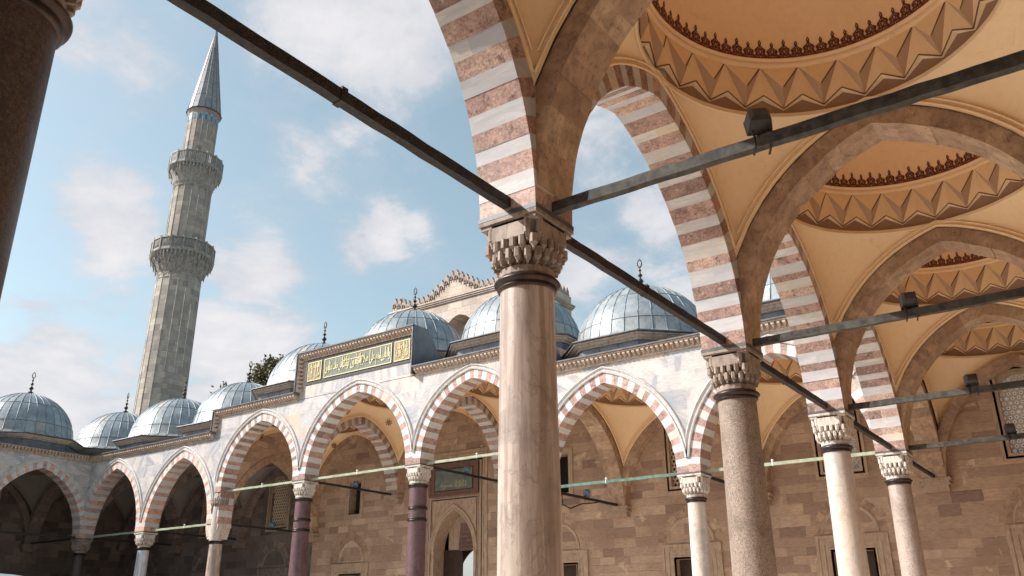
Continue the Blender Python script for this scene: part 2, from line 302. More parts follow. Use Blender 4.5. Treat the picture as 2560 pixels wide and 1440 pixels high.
m,t,b=newmat('turquoise_tile',.3,0,.5); b.inputs['Base Color'].default_value=(.30,.46,.50,1); M['tile2']=m
def leaf(name,a,c):
    m,t,b=newmat(name,.6,0,.2); tn=t.attr(); t.put(b.inputs['Base Color'],t.mix(tn,a,c)); return m
M['leaf']=leaf('leaves',(.08,.085,.04),(.30,.27,.14)); M['bark']=capmat('bark',(.12,.09,.07),(.07,.05,.04),(.16,.13,.1))
def floormat():
    m,t,b=newmat('worn_marble_paving',.6); v=t.new('ShaderNodeTexCoord').outputs['Object']; x,y,z=t.xyz(v)
    br=t.new('ShaderNodeTexBrick',offset=.5); t.put(br.inputs['Vector'],t.comb(x,y,0)); br.inputs['Color1'].default_value=(.64,.57,.49,1); br.inputs['Color2'].default_value=(.76,.68,.58,1); br.inputs['Mortar'].default_value=(.25,.22,.19,1)
    br.inputs['Scale'].default_value=1; br.inputs['Brick Width'].default_value=1.4; br.inputs['Row Height'].default_value=.8; br.inputs['Mortar Size'].default_value=.012
    t.put(b.inputs['Base Color'],t.mix(.5,br.outputs['Color'],t.ramp(t.noise(v,1.5,6,.6),[(.3,(.75,.73,.7)),(.7,(1.1,1.1,1.1))]),'MULTIPLY')); return m
M['floor']=floormat()
m,t,b=newmat('dry_city_ground',.9); v=t.new('ShaderNodeTexCoord').outputs['Object']; t.put(b.inputs['Base Color'],t.ramp(t.noise(v,.3,6),[(.3,(.16,.14,.11)),(.7,(.28,.25,.2))])); M['ground']=m

# ------------------------------------------------------------------ layout
XS=dict(D=0,E=-5.72,F=-11.28,G=-16.81,H=-23.14,I=-28.67,J=-34.23,K=-39.95)
NY=[0,-5.60,-11.15,-17.18,-22.74,-28.45]           # near gallery columns D C B A Z Y
XK=XS['K']; LY=[0,-5.65,-11.3,-16.95,-22.6,-28.25]
HP=.375; CL=.8; DEP=5.6
T_far=lambda u,v,z:(u,v,z)
T_near=lambda u,v,z:(v,-u,z)
T_left=lambda u,v,z:(XK-v,u,z)

def arcp(a,h,zs,r,s):
    """point on a pointed arch (half span a, rise h) offset outward by r; s in 0..1"""
    c=(h*h-a*a)/(2*a); R=a+c; th=math.acos(c/(R+r)); q=(s if s<=.5 else 1-s)*2*th
    x=c-(R+r)*cos(q); z=zs+(R+r)*sin(q)
    if s>.5: x=-x
    return x,z
def ext_z(a,h,zs,r,x):
    c=(h*h-a*a)/(2*a); R=a+c; q=(R+r)**2-(abs(x)+c)**2
    return zs+math.sqrt(max(q,0))
def arch_ring(mb,uc,a,half,zs,h,t,v0,v1,n=41,two=True,merge=None,jit=.006,sub=2):
    """voussoirs of one arch; merge=(left,right): widen springers out to the bay line"""
    bd=[0]+[(k+random.uniform(-.16,.16))/n for k in range(1,n)]+[1]
    for k in range(n):
        tone=random.random(); dr=random.uniform(-jit,jit)
        mi=(k%2) if two else 0
        A=[];B=[]
        mid=bd[k]<.5<bd[k+1]
        for j in range(sub+1):
            s=bd[k]+(bd[k+1]-bd[k])*j/sub
            if mid and j==1: s=.5
            x,z=arcp(a,h,zs,dr,s); X,Z=arcp(a,h,zs,t,s)
            lim=half
            if merge and abs(X)>half-.12 and merge[0 if X<0 else 1]: X=math.copysign(lim,X)
            A.append((uc+x,z)); B.append((uc+X,Z))
        if k==0: B[0]=(B[0][0],A[0][1])
        if k==n-1: B[-1]=(B[-1][0],A[-1][1])
        cut=[(v0,v1)]
        if two and random.random()<.55: w_=v0+(v1-v0)*random.uniform(.25,.75); cut=[(v0,w_),(w_,v1)]
        for ci,(p,q) in enumerate(cut):
            tn=tone if ci==0 else random.random()
            for j in range(sub):
                P=[A[j],A[j+1],B[j+1],B[j]]
                lo=[(x,p,z) for x,z in P]; hi=[(x,q,z) for x,z in P]; b=mb.pts(lo+hi)
                mb.idx((b,b+1,b+5,b+4),mi,tn)
                if ci==0: mb.idx((b+3,b+2,b+1,b),mi,tone)
                if ci==len(cut)-1: mb.idx((b+4,b+5,b+6,b+7),mi,tn)
                mb.idx((b+2,b+3,b+7,b+6),mi,tn)
                if j==0: mb.idx((b,b+4,b+7,b+3),mi,tn)
                if j==sub-1: mb.idx((b+1,b+2,b+6,b+5),mi,tn)
def sweep(mb,uc,a,half,zs,h,prof,vf,sgn=-1,n=40,zmin=-9,mi=0,lo=-99,hi=99):
    """moulding following the arch: prof=[(radial offset, proud)]"""
    S_=[]
    for i in range(n+1):
        s=i/n; row=[]
        for r,d in prof:
            x,z=arcp(a,h,zs,r,s)
            x=max(-half,min(half,x)); row.append((uc+x,vf+sgn*d,z))
        S_.append(row)
    S_=[r for r in S_ if r[-1][2]>zmin and lo<r[-1][0]<hi]
    mb.loft([[r[j] for r in S_] for j in range(len(prof))],mi,.5,False,sm=False)
def spandrel(mb,uc,a,half,zs,h,t,top,v0=-HP,v1=HP,n=48,mi=0):
    pts=[]
    for i in range(n+1):
        x,z=arcp(a,h,zs,t,i/n)
        if abs(x)>half-.12: continue
        pts.append((uc+x,z))
    z0=pts[0][1]; z1=pts[-1][1]
    pts=[(uc-half,z0)]+pts+[(uc+half,z1)]
    for (xa,za),(xb,zb) in zip(pts,pts[1:]):
        mb.face([(xa,v0,za),(xb,v0,zb),(xb,v0,top),(xa,v0,top)],mi)
        mb.face([(xa,v1,za),(xa,v1,top),(xb,v1,top),(xb,v1,zb)],mi)
    mb.face([(uc-half,v0,top),(uc+half,v0,top),(uc+half,v1,top),(uc-half,v1,top)],mi)
PROF=[(0,0),(0,.045),(.035,.06),(.06,.06),(.075,.025),(.125,.025),(.14,.055),(.17,.075),(.20,.06),(.225,0)]
def cornice(mb,u0,u1,z,vf=-HP,teeth=.17,vert=None):
    """horizontal cornice; top of the lead cap at z"""
    mb.box(u0,u1,vf-.30,vf+.25,z-.05,z,1)                       # lead cap
    mb.box(u0,u1,vf-.25,vf,z-.10,z-.052,0)
    mb.box(u0,u1,vf-.06,vf,z-.30,z-.102,2)
    n=max(1,int((u1-u0)/teeth)); st=(u1-u0)/n
    for i in range(n):
        a=u0+i*st; q=.22*st; c=random.random()
        mb.prism([(a+q,vf-.235),(a+st-q,vf-.235),(a+st-q*.5,vf-.05),(a+q*.5,vf-.05)],2,z-.17,z-.104,0,c)
        b=mb.pts([(a+q,vf-.235,z-.17),(a+st-q,vf-.235,z-.17),(a+st-q*.5,vf-.05,z-.17),(a+q*.5,vf-.05,z-.17),(a+st/2,vf-.07,z-.30)])
        for f in ((0,1,4),(1,2,4),(3,0,4)): mb.idx([b+k for k in f],0,c)
    mb.box(u0,u1,vf-.075,vf,z-.335,z-.302,0)
def vcornice(mb,uo,ui,z0,z1,vf=-HP):
    """vertical strip of the cornice at a step (uo outer side, ui inner side)"""
    lo,hi=min(uo,ui),max(uo,ui); sg=1 if ui>uo else -1
    a=uo+sg*.05
    mb.box(min(uo,a),max(uo,a),vf-.30,vf+.25,z0,z1,1)
    b=uo+sg*.10; mb.box(min(a,b),max(a,b),vf-.25,vf,z0,z1,0)
    n=int((z1-z0)/.17)
    for i in range(n):
        z=z0+i*(z1-z0)/n; st=(z1-z0)/n
        x0,x1=b,uo+sg*.30
        bb=mb.pts([(x0,vf-.235,z+.03),(x0,vf-.235,z+st-.03),(x0,vf-.0,z+st-.01),(x0,vf-.0,z+.01),(x1,vf-.05,z+st/2)])
        for f in ((0,1,4),(1,2,4),(3,0,4)): mb.idx([bb+k for k in f],0)
    mb.box(min(b,uo+sg*.3),max(b,uo+sg*.3),vf-.03,vf,z0,z1,2)

# ------------------------------------------------------------------ grounds
mb=MB(); mb.face([(-600,-600,-6.2),(600,-600,-6.2),(600,600,-6.2),(-600,600,-6.2)]); g=mb.build('ground',M['ground']); tag(g,'dry ground around the mosque','ground',kind='structure')
mb=MB(); mb.box(-47,7,-60,7.5,-6.0,-5.0); g=mb.build('courtyard_floor',M['floor']); tag(g,'pale worn marble paving of the courtyard','paving',kind='structure')

# ------------------------------------------------------------------ columns
def capital(mb,r=.30,top=.79,half=.385,z0=.07,mi=0,n4=6,hz=None):
    hz=hz or (top-z0)
    def zz(f): return z0+f*hz
    mb.box(-half,half,-half,half,zz(.93),top,mi); mb.box(-half+.02,half-.02,-half+.02,half-.02,zz(.86),zz(.93),mi)
    def sq(h,rr,mixf,ang):
        c,s=cos(ang),sin(ang); k=h/max(abs(c),abs(s)); q=k*(1-mixf)+rr*mixf; return q*c,q*s
    # core
    N=32
    prof=[(0,1.0,r-.005),(.18,1.0,r-.01),(.30,1.0,r-.01),(.48,.7,.30),(.66,.45,.32),(.86,.12,.35)]
    mb.loft([[(*sq(half-.07,rr-.02,mf,2*PI*i/N+PI/N),zz(f)) for i in range(N)] for f,mf,rr in prof],mi,.5,True,sm=False)
    tiers=[(.86,.52,.10,.375,20,.045,1),(.60,.36,.45,.365,20,.045,0),(.42,.17,.8,.345,20,.04,0)]
    for ti,(ft,fb,mf,rr,n,dep,cor) in enumerate(tiers):
        for i in range(n):
            ang=2*PI*(i+(.5 if ti%2==0 else 0))/n+PI/4
            q=abs(((ang-PI/4)/(PI/2))%1-.5)       # 0 at the middle of a face, .5 at its corners
            if cor and q<.30: continue
            x,y=sq(half-.06,rr,mf,ang); d=math.hypot(x,y); ux,uy=x/d,y/d; px,py=-uy,ux
            w=(2*PI*d/n)*.34; zt,zb=zz(ft),zz(fb)+random.uniform(-.006,.006); zm=zb+(zt-zb)*.36
            def P(o,l,z): return (ux*(d+o)+px*l,uy*(d+o)+py*l,z)
            ring=lambda z,k,dd:[P(-.09,-w*k,z),P(dd*.45,-w*k,z),P(dd,-w*k*.55,z),P(dd,w*k*.55,z),P(dd*.45,w*k,z),P(-.09,w*k,z)]
            mb.loft([ring(zt,1,dep),ring(zm,1,dep),ring(zm-.004,.86,dep*.8),ring(zb+.03,.5,dep*.35),ring(zb+.028,.34,dep*.3),ring(zb,.3,dep*.25)],mi,random.random(),True,False,True)
    mb.lathe([(r+.005,zz(.02)),(r+.012,zz(.04)),(r+.012,zz(.15)),(r+.0,zz(.16))],20,mi=mi,sm=False)
    for k in range(4):       # plain face panels
        c,s=cos(k*PI/2),sin(k*PI/2); w=.215
        b=[(-w,half-.02,zz(.90)),(w,half-.02,zz(.90)),(w,half-.02,zz(.60)),(-w,half-.02,zz(.60)),(-w,half-.1,zz(.90)),(w,half-.1,zz(.90)),(w,half-.1,zz(.57)),(-w,half-.1,zz(.57))]
        i=mb.pts([(c*x-s*y,s*x+c*y,z) for x,y,z in b])
        for f in ((0,1,2,3),(0,3,7,4),(1,5,6,2),(3,2,6,7)): mb.idx([i+q for q in f],mi)
RING=lambda r,z=0:[(r-.03,z-.075),(r+.015,z-.07),(r+.035,z-.045),(r+.02,z-.025),(r+.03,z-.01),(r+.065,z+.01),(r+.07,z+.03),(r+.05,z+.055),(r+.0,z+.07),(r-.03,z+.072)]
def column(mat,r=.30,capm='cap',low=True,zc=0,label='',group='columns of the courtyard arcades',loc=(0,0),taper=.045):
    o=thing('column',label,'column',(loc[0],loc[1],-5.0),group,local=True)
    zz=5.0
    mb=MB(); n=48
    prof=[(r+taper*(1-i/10.),zz-4.55+(4.5+zc)*i/10.) for i in range(11)]
    mb.lathe(prof,n); mb.build('shaft',M[mat],o)
    mb=MB(); mb.box(-r-.17,r+.17,-r-.17,r+.17,.0,.14); mb.lathe([(r+.15,.14),(r+.17,.2),(r+.15,.26),(r+.09,.30),(r+.10,.35),(r+.12,.38),(r+.07,.44),(r+.03,.46)],40); mb.build('base',M['cap'],o)
    mb=MB(); mb.lathe(RING(r,zz+zc),48); mb.build('necking_ring',M['bronze'],o)
    mb=MB(); capital(mb,r,top=zz+zc+.735,z0=zz+zc+.06,half=.385); mb.build('capital',M[capm],o)
    mb=MB(); mb.box(-.388,.388,-.388,.388,zz+zc+.737,zz+zc+.788); mb.build('lead_plate',M['darklead'],o)
    return o
# prototype made once per marble; each keeps its own label
column('c_dark',.30,'capbuff',label='dark brown granite column nearest the viewer, cut off by the left edge',loc=(0,NY[4]))
column('c_buff',.295,'capbuff',label='large buff veined marble column in the middle foreground, carrying the nearest striped arches',loc=(0,NY[3]))
column('c_granite',.305,'capbuff',label='brown speckled granite column second in the right-hand row, with a stained capital',loc=(0,NY[2]))
column('c_white',.275,label='white marble column with a brown streak, third in the right-hand row',loc=(0,NY[1]))
column('c_pink',.275,label='pinkish granite column at the inner corner where both arcades meet',loc=(0,0))
column('c_white',.262,label='slender white marble column on the far arcade, just left of the speckled granite one',loc=(XS['E'],0))
column('c_blue',.265,label='blue-grey streaked marble column of the far arcade, left of the two-tier column',loc=(XS['J'],0))
column('c_dark',.27,'capbuff',label='dark column at the shaded far left corner of the courtyard',loc=(XK,0))
for i in range(1,6): column('c_pink',.28,label='column of the left wing arcade outside the left edge',loc=(XK,LY[i]))
yc_=column('c_pink',.30,label='column behind the viewer in the right-hand row',loc=(0,NY[5]))
def porphyry(x,label):
    o=column('c_porph',.325,label=label,loc=(x,0),zc=1.40,group='purple porphyry columns of the entrance bay',taper=.05)
    for z in (.60,.18):
        mb=MB(); r=.335
        mb.lathe([(r,5+z-.06),(r+.03,5+z-.055),(r+.035,5+z-.02),(r+.01,5+z),(r+.03,5+z+.02),(r+.025,5+z+.05),(r,5+z+.06)],40); mb.build('band',M['bronze'],o)
    return o
porphyry(XS['G'],'right one of the two tall purple porphyry columns flanking the entrance bay')
porphyry(XS['H'],'left one of the two tall purple porphyry columns flanking the entrance bay')
def doublecol(x,label,sgn):
    """column at a change of height: low springing on one side (sgn), tall engaged shaft in front"""
    o=thing('column',label,'column',(x,0,-5.0),'two-tier columns beside the raised arches',local=True); zz=5.0
    mb=MB(); r=.275; mb.lathe([(r+.04*(1-i/8.),.45+4.5*i/8.) for i in range(9)],40); mb.build('shaft',M['c_buff'] if sgn<0 else M['c_granite'],o)
    mb=MB(); mb.box(-r-.17,r+.17,-r-.17,r+.17,.0,.14); mb.lathe([(r+.15,.14),(r+.17,.2),(r+.15,.26),(r+.09,.30),(r+.12,.38),(r+.03,.46)],40); mb.build('base',M['cap'],o)
    mb=MB(); mb.lathe(RING(r,zz),40); mb.build('necking_ring',M['bronze'],o)
    mb=MB(); mb.lathe([(.27,zz+.07),(.265,zz+.8)],32,mi=0)
    for k,(w,z) in enumerate([(.30,.14),(.35,.26),(.39,.38),(.42,.50)]):      # corbelled shoulders
        mb.box(-w,w,-.30-.01*k,.34,zz+z,zz+z+.125,0)
    mb.box(-.43,.43,-.33,.385,zz+.62,zz+.79,0)
    mb.build('capital',M['cap'],o)
    mb=MB()
    for k in range(5):
        z0=zz+.79+k*.28; z1=min(z0+.28,zz+2.19); mb.box(-.41,.41,-.365,.37,z0,z1,k%2,random.random())
    mb.build('striped_pier',[M['red'],M['white']],o)
    mb=MB(); mb.lathe([(.25,zz+.05),(.235,zz+1.5)],32,c=(.16,-.20)); mb.build('upper_shaft',M['c_white'],o)
    mb=MB(); sub=MB(); capital(sub,.235,top=zz+2.19,z0=zz+1.46,half=.385)
    for i in range(len(sub.v)): x_,y_,z_=sub.v[i]; q_=1-max(0,min(1,(z_-zz-1.46)/.62)); sub.v[i]=(x_+.16*q_,y_-.20*q_,z_)
    sub.build('upper_capital',M['capbuff'],o)
    return o
doublecol(XS['I'],'two-tier column on the left where the far arcade steps up, a white shaft rising above its lower ring',-1)
doublecol(XS['F'],'two-tier column of the far arcade hidden behind the big foreground column',1)

# ------------------------------------------------------------------ arcades
ARC={}
def arcade(name,label,T,segs,org,n=41,red='red'):
    o=thing('arcade',label,'arcade',org)
    wall=MB(T); mo=MB(T)
    for sg in segs:
        u0,u1,zs,za,top=sg[:5]; rd=sg[5] if len(sg)>5 else red; uc=(u0+u1)/2; half=(u1-u0)/2; a=half-HP; h=za-zs; t=.33
        mb=MB(T); arch_ring(mb,uc,a,half,zs,h,t,-HP-.004,HP+.002,n,True,(1,1)); mb.build('arch',[M[rd],M['white']],o)
        spandrel(wall,uc,a,half,zs,h,t,top)
        mo=MB(T); sweep(mo,uc,a,half,zs,h,[(t+r,d) for r,d in PROF],-HP-.002,-1,44,zmin=zs+.35,lo=u0+(.42 if u0 in(0,XK) else -1),hi=u1-(.42 if u1==0 else -1)); mo.build('arch_moulding',M['mould'],o)
    wall.build('wall',M['facade'],o)
    return o
ZS,ZA_,TL,TM,TH=.79,4.0,4.95,5.95,7.68
ar=arcade('far','long pale marble arcade across the courtyard, its middle raised above the side arches',T_far,[
    (XS['E'],XS['D'],ZS,4.0,TL-.3),(XS['F'],XS['E'],ZS,3.99,TL-.3),(XS['G'],XS['F'],2.19,5.07,TM-.3),(XS['H'],XS['G'],2.19,5.46,TM-.3),
    (XS['I'],XS['H'],2.19,5.06,TM-.3),(XS['J'],XS['I'],ZS,4.02,TL-.3,'orange'),(XK,XS['J'],ZS,4.08,TL-.3,'orange')],(-20,0,.79))
xi,xf=-29.2,-10.75; xh,xg=-23.6,-16.80
mb=MB(T_far)      # upper walls
mb.box(xi+.05,XS['I'],-HP,HP,TL-.32,TM-.3); mb.box(XS['F'],xf-.05,-HP,HP,TL-.32,TM-.3)
mb.box(xi+.05,xh+.05,-HP+.003,HP,TM-.32,TM-.051); mb.box(xg-.05,xf-.05,-HP+.003,HP,TM-.32,TM-.051)
mb.box(xh+.05,xg-.05,-HP,HP,TM-.32,TH-.051)
mb.box(XK,xi+.05,-HP+.003,HP,TL-.32,TL-.051); mb.box(xf-.05,.375,-HP+.003,HP,TL-.32,TL-.051); mb.box(XK-.37,XK,-HP,HP,1.3,TL-.052); mb.box(0,.37,-HP,HP,1.3,TL-.052)
mb.build('parapet',M['facade'],ar)
mb=MB(T_far)
cornice(mb,XK+.31,xi,TL); cornice(mb,xi+.002,xh,TM); cornice(mb,xh+.002,xg-.002,TH); cornice(mb,xg,xf-.002,TM); cornice(mb,xf,0-.31,TL)
vcornice(mb,xi,xi+.3,TL,TM-.1); vcornice(mb,xh,xh+.3,TM,TH-.1); vcornice(mb,xg,xg-.3,TM-.3,TH-.1); vcornice(mb,xf,xf-.3,TL,TM-.1)
mb.build('cornice',[M['cornice'],M['darklead'],M['cornice']],ar)
for x0,x1,z0,z1 in ((xg-.06,xg+.006,TM-.1,TH-.02),(xh-.006,xh+.06,TM-.1,TH-.02)):      # lead cheeks behind the steps
    P=[(-HP-.25,z0),(-HP-.25,z1),(-HP+.55,z1+.02)]+[(-HP+.55+1.75*k/10,z1+.02-(z1-z0-.1)*sin(k/10*PI/2)**1.3) for k in range(1,11)]+[(2.2,z0)]
    mb=MB(T_far); mb.prism(P,0,x0,x1); mb.build('lead_cheek',M['slate'],ar)
for x0,x1,z0,z1 in ((xf-.06,xf+.006,TL-.1,TM-.02),(xi-.006,xi+.06,TL-.1,TM-.02)):
    mb=MB(T_far); mb.prism([(-HP-.25,z0),(-HP-.25,z1),(.3,z1),(.9,z0+.3),(1.6,z0)],0,x0,x1); mb.build('lead_cheek',M['slate'],ar)
# inscription
ISO=dict(zip('ابتثجحخدذرزسشصضطظعغفقكلمنهويىةأؤئء',[0xFE8D,0xFE8F,0xFE95,0xFE99,0xFE9D,0xFEA1,0xFEA5,0xFEA9,0xFEAB,0xFEAD,0xFEAF,0xFEB1,0xFEB5,0xFEB9,0xFEBD,0xFEC1,0xFEC5,0xFEC9,0xFECD,0xFED1,0xFED5,0xFED9,0xFEDD,0xFEE1,0xFEE5,0xFEE9,0xFEED,0xFEF1,0xFEEF,0xFE93,0xFE83,0xFE85,0xFE89,0xFE80]))
NOJ='ادذرزوىةأؤء'
def shape(txt):
    out=[]; i=0
    while i<len(txt):
        ch=txt[i]
        if ch==' ': out.append(' '); i+=1; continue
        pj=i>0 and txt[i-1]!=' ' and txt[i-1] not in NOJ
        if ch=='ل' and i+1<len(txt) and txt[i+1]=='ا':
            out.append(chr(0xFEFC if pj else 0xFEFB)); i+=2; continue
        nj=ch not in NOJ and i+1<len(txt) and txt[i+1]!=' ' and ch!='ء' and txt[i+1]!='ء'
        b=ISO[ch]; out.append(chr(b+(3 if pj and nj else 1 if pj else 2 if nj else 0) if ch not in NOJ else b+(1 if pj and ch!='ء' else 0))); i+=1
    return ''.join(out)[::-1]
def text(name,txt,w,h,cx,v,cz,mat,parent,T=None,off=.018,ext=.012):
    cu=bpy.data.curves.new(name,'FONT'); cu.body=shape(txt); cu.size=1; cu.extrude=ext; cu.offset=off; cu.resolution_u=3
    ob=bpy.data.objects.new(name,cu); COL.objects.link(ob); bpy.context.view_layer.update()
    dg=bpy.context.evaluated_depsgraph_get(); me=bpy.data.meshes.new_from_object(ob.evaluated_get(dg)); bpy.data.objects.remove(ob)
    xs=[q.co.x for q in me.vertices]; ys=[q.co.y for q in me.vertices]
    x0,x1,y0,y1=min(xs),max(xs),min(ys),max(ys); og=tuple(parent['org']); 
    for q in me.vertices:
        u=cx-w/2+w*(q.co.x-x0)/(x1-x0); z=cz-h/2+h*(q.co.y-y0)/(y1-y0); vv=v-q.co.z
        q.co=(u-og[0],vv-og[1],z-og[2])
    me.materials.clear(); me.materials.append(mat); o=bpy.data.objects.new(name,me); COL.objects.link(o); o.parent=parent; return o
vf=-HP
mb=MB(); mb.box(-23.19,-16.97,vf-.03,vf,6.22,7.33); pn=mb.build('inscription_panel',M['panelframe'],ar)
pn['label']='dark panel with three gilded fields of Arabic calligraphy over the middle arch'; pn['org']=tuple(ar['org'])
for (x0,x1,mat) in ((-23.06,-22.22,'ochrepanel'),(-22.05,-18.12,'panel'),(-17.98,-17.14,'ochrepanel')):
    mb=MB(); mb.box(x0,x1,vf-.05,vf-.028,6.36,7.2,0)
    for a,b,c,d in ((x0,x1,6.36,6.40),(x0,x1,7.16,7.2),(x0,x0+.04,6.40,7.16),(x1-.04,x1,6.40,7.16)): mb.box(a,b,vf-.062,vf-.051,c,d,1)
    mb.build('field',[M[mat],M['gold']],pn)
for txt,cx,w_,cz,hh in (('والذين هم على صلاتهم',-19.10,1.8,6.74,.62),('يحافظون اولئك',-20.35,1.25,6.80,.58),('في جنات مكرمون',-21.48,1.0,6.74,.60),('قال الله',-17.56,.66,6.62,.38),('تبارك وتعالى',-17.56,.68,6.96,.34),('صدق الله',-22.64,.66,6.62,.36),('العظيم',-22.64,.62,6.96,.34)):
    text('lettering',txt,w_,hh,cx,vf-.055,cz,M['gold'],pn)
mb=MB()
for x_ in (-18.3,-18.48,-18.75,-19.35,-19.9,-20.15,-20.7,-20.95,-21.35,-21.75): mb.box(x_,x_+.035,vf-.068,vf-.052,6.66,7.12)   # tall alif strokes
mb.box(-20.9,-19.7,vf-.066,vf-.052,6.92,6.95)
for x_ in (-17.35,-17.5,-17.72,-22.45,-22.6,-22.85): mb.box(x_,x_+.03,vf-.068,vf-.052,6.7,7.14)
mb.build('lettering',M['gold'],pn)

an=arcade('near','right-hand arcade of red and white striped arches, seen from inside the gallery',T_near,
    [(-NY[i],-NY[i+1],ZS,4.0,TL-.3) for i in range(5)],(0,-14,.79))
mb=MB(T_near); cornice(mb,.31,28.45,TL); mb.build('cornice',[M['cornice'],M['darklead'],M['cornice']],an)
mb=MB(T_near); mb.box(0,28.45,-HP+.003,HP,TL-.32,TL-.051); mb.build('parapet',M['facade'],an)
al=arcade('left','shaded left wing arcade with orange and white voussoirs',T_left,[(LY[i+1],LY[i],ZS,4.02,TL-.3) for i in range(5)],(XK,-5,.79),red='orange')
mb=MB(T_left); cornice(mb,LY[-1],-.31,TL); mb.build('cornice',[M['cornice'],M['darklead'],M['cornice']],al)
mb=MB(T_left); mb.box(LY[-1],0,-HP+.003,HP,TL-.32,TL-.051); mb.build('parapet',M['facade'],al)

# ------------------------------------------------------------------ transverse arches, from each column to the back wall
def tarch(x,y,axis,label,zs=ZS,za=4.0,two=False,wallz=None):
    sa=M['shadearch'] if x<XS['I']-1 else M['stonearch']
    """axis 'x': spans +x from (x,y) (near gallery); 'y': spans +y; '-x': left wing"""
    T={'x':lambda u,v,z:(x+u,y+v,z),'y':lambda u,v,z:(x+v,y+u,z),'-x':lambda u,v,z:(x-u,y+v,z)}[axis]
    o=thing('transverse_arch',label,'arch',(x,y,zs),'arches spanning from the columns to the back wall')
    half=DEP/2; a=half-HP; mb=MB(T); hw=.34
    arch_ring(mb,half,a,half,zs,za-zs,.31,-hw,hw,41 if two else 23,two,None,jit=.012)
    mats=[M['red'],M['white']] if two else [sa]
    mb.build('voussoirs',mats,o)
    mb=MB(T)
    z1=ext_z(a,za-zs,zs,.31,a+.0)
    mb.box(DEP-HP+.0,DEP,-hw+.004,hw-.004,zs,z1,0); mb.build('springer',sa,o)
    mb=MB(T); mb.box(.0,HP+.0,-hw+.006,hw-.006,zs+.01,z1-.1,0); mb.build('springer',sa,o)
    mb=MB(T); 
    for i,(e,z0,z1) in enumerate(((.46,.0,.10),(.40,-.07,.0),(.43,-.12,-.07),(.36,-.30,-.12))): mb.box(DEP-.41+i*.03 if i<3 else DEP-.30,DEP,-e,e,zs+z0-.10,zs+z1-.10)
    mb.build('corbel',M['corbel'] if sa==M['stonearch'] else sa,o)
    if wallz:
        mb=MB(T); n=40; pts=[arcp(a,za-zs,zs,.31,i/n) for i in range(n+1)]; pts=[(half+p,q) for p,q in pts if abs(p)<half-.05]
        pts=[(.05,pts[0][1])]+pts+[(DEP,pts[-1][1])]
        for (xa,za_),(xb,zb_) in zip(pts,pts[1:]):
            mb.face([(xa,-.30,za_),(xb,-.30,zb_),(xb,-.30,wallz),(xa,-.30,wallz)]); mb.face([(xa,.30,za_),(xb,.30,zb_),(xb,.30,wallz),(xa,.30,wallz)])
        mb.build('wall_above',M['wall'],o)
    return o
for i,w_ in ((4,'nearest brown stone arch, cut off by the top of the frame beside the foreground column'),):
    pass
tarch(0,NY[3],'x','brown stone arch springing from the big foreground column towards the upper right')
tarch(0,NY[2],'x','brown stone arch behind the first painted dome, springing from the speckled granite column')
tarch(0,NY[1],'x','brown stone arch behind the second painted dome, springing from the white marble column')
tarch(0,NY[4],'x','brown stone arch over the viewer, springing from the dark column at the left edge')
tarch(0,0,'x','brown stone arch furthest down the right-hand gallery, at the corner column')
tarch(0,NY[5],'x','brown stone arch behind the viewer')
tarch(0,0,'y','brown stone arch from the corner column to the far wall')
for k,l in (('E','brown stone arch behind the slender white column of the far arcade'),('J','shaded stone arch behind the blue-grey column of the far arcade'),('K','dark stone arch in the far left corner running to the back wall')): tarch(XS[k],0,'y',l)
tarch(XS['F'],0,'y','plain stone arch with a wall above it, behind the foreground column',wallz=6.0)
tarch(XS['I'],0,'y','plain stone arch with a wall above it, left of the entrance bays',wallz=6.0)
tarch(XS['G'],0,'y','striped arch right of the portal bay running to the back wall',2.19,5.07,True)
tarch(XS['H'],0,'y','striped arch left of the portal bay running to the back wall',2.19,5.07,True)
tarch(XK,0,'-x','dark stone arch in the far left corner running along the left wing')
for i in range(1,6): tarch(XK,LY[i],'-x','dark stone arch inside the left wing')

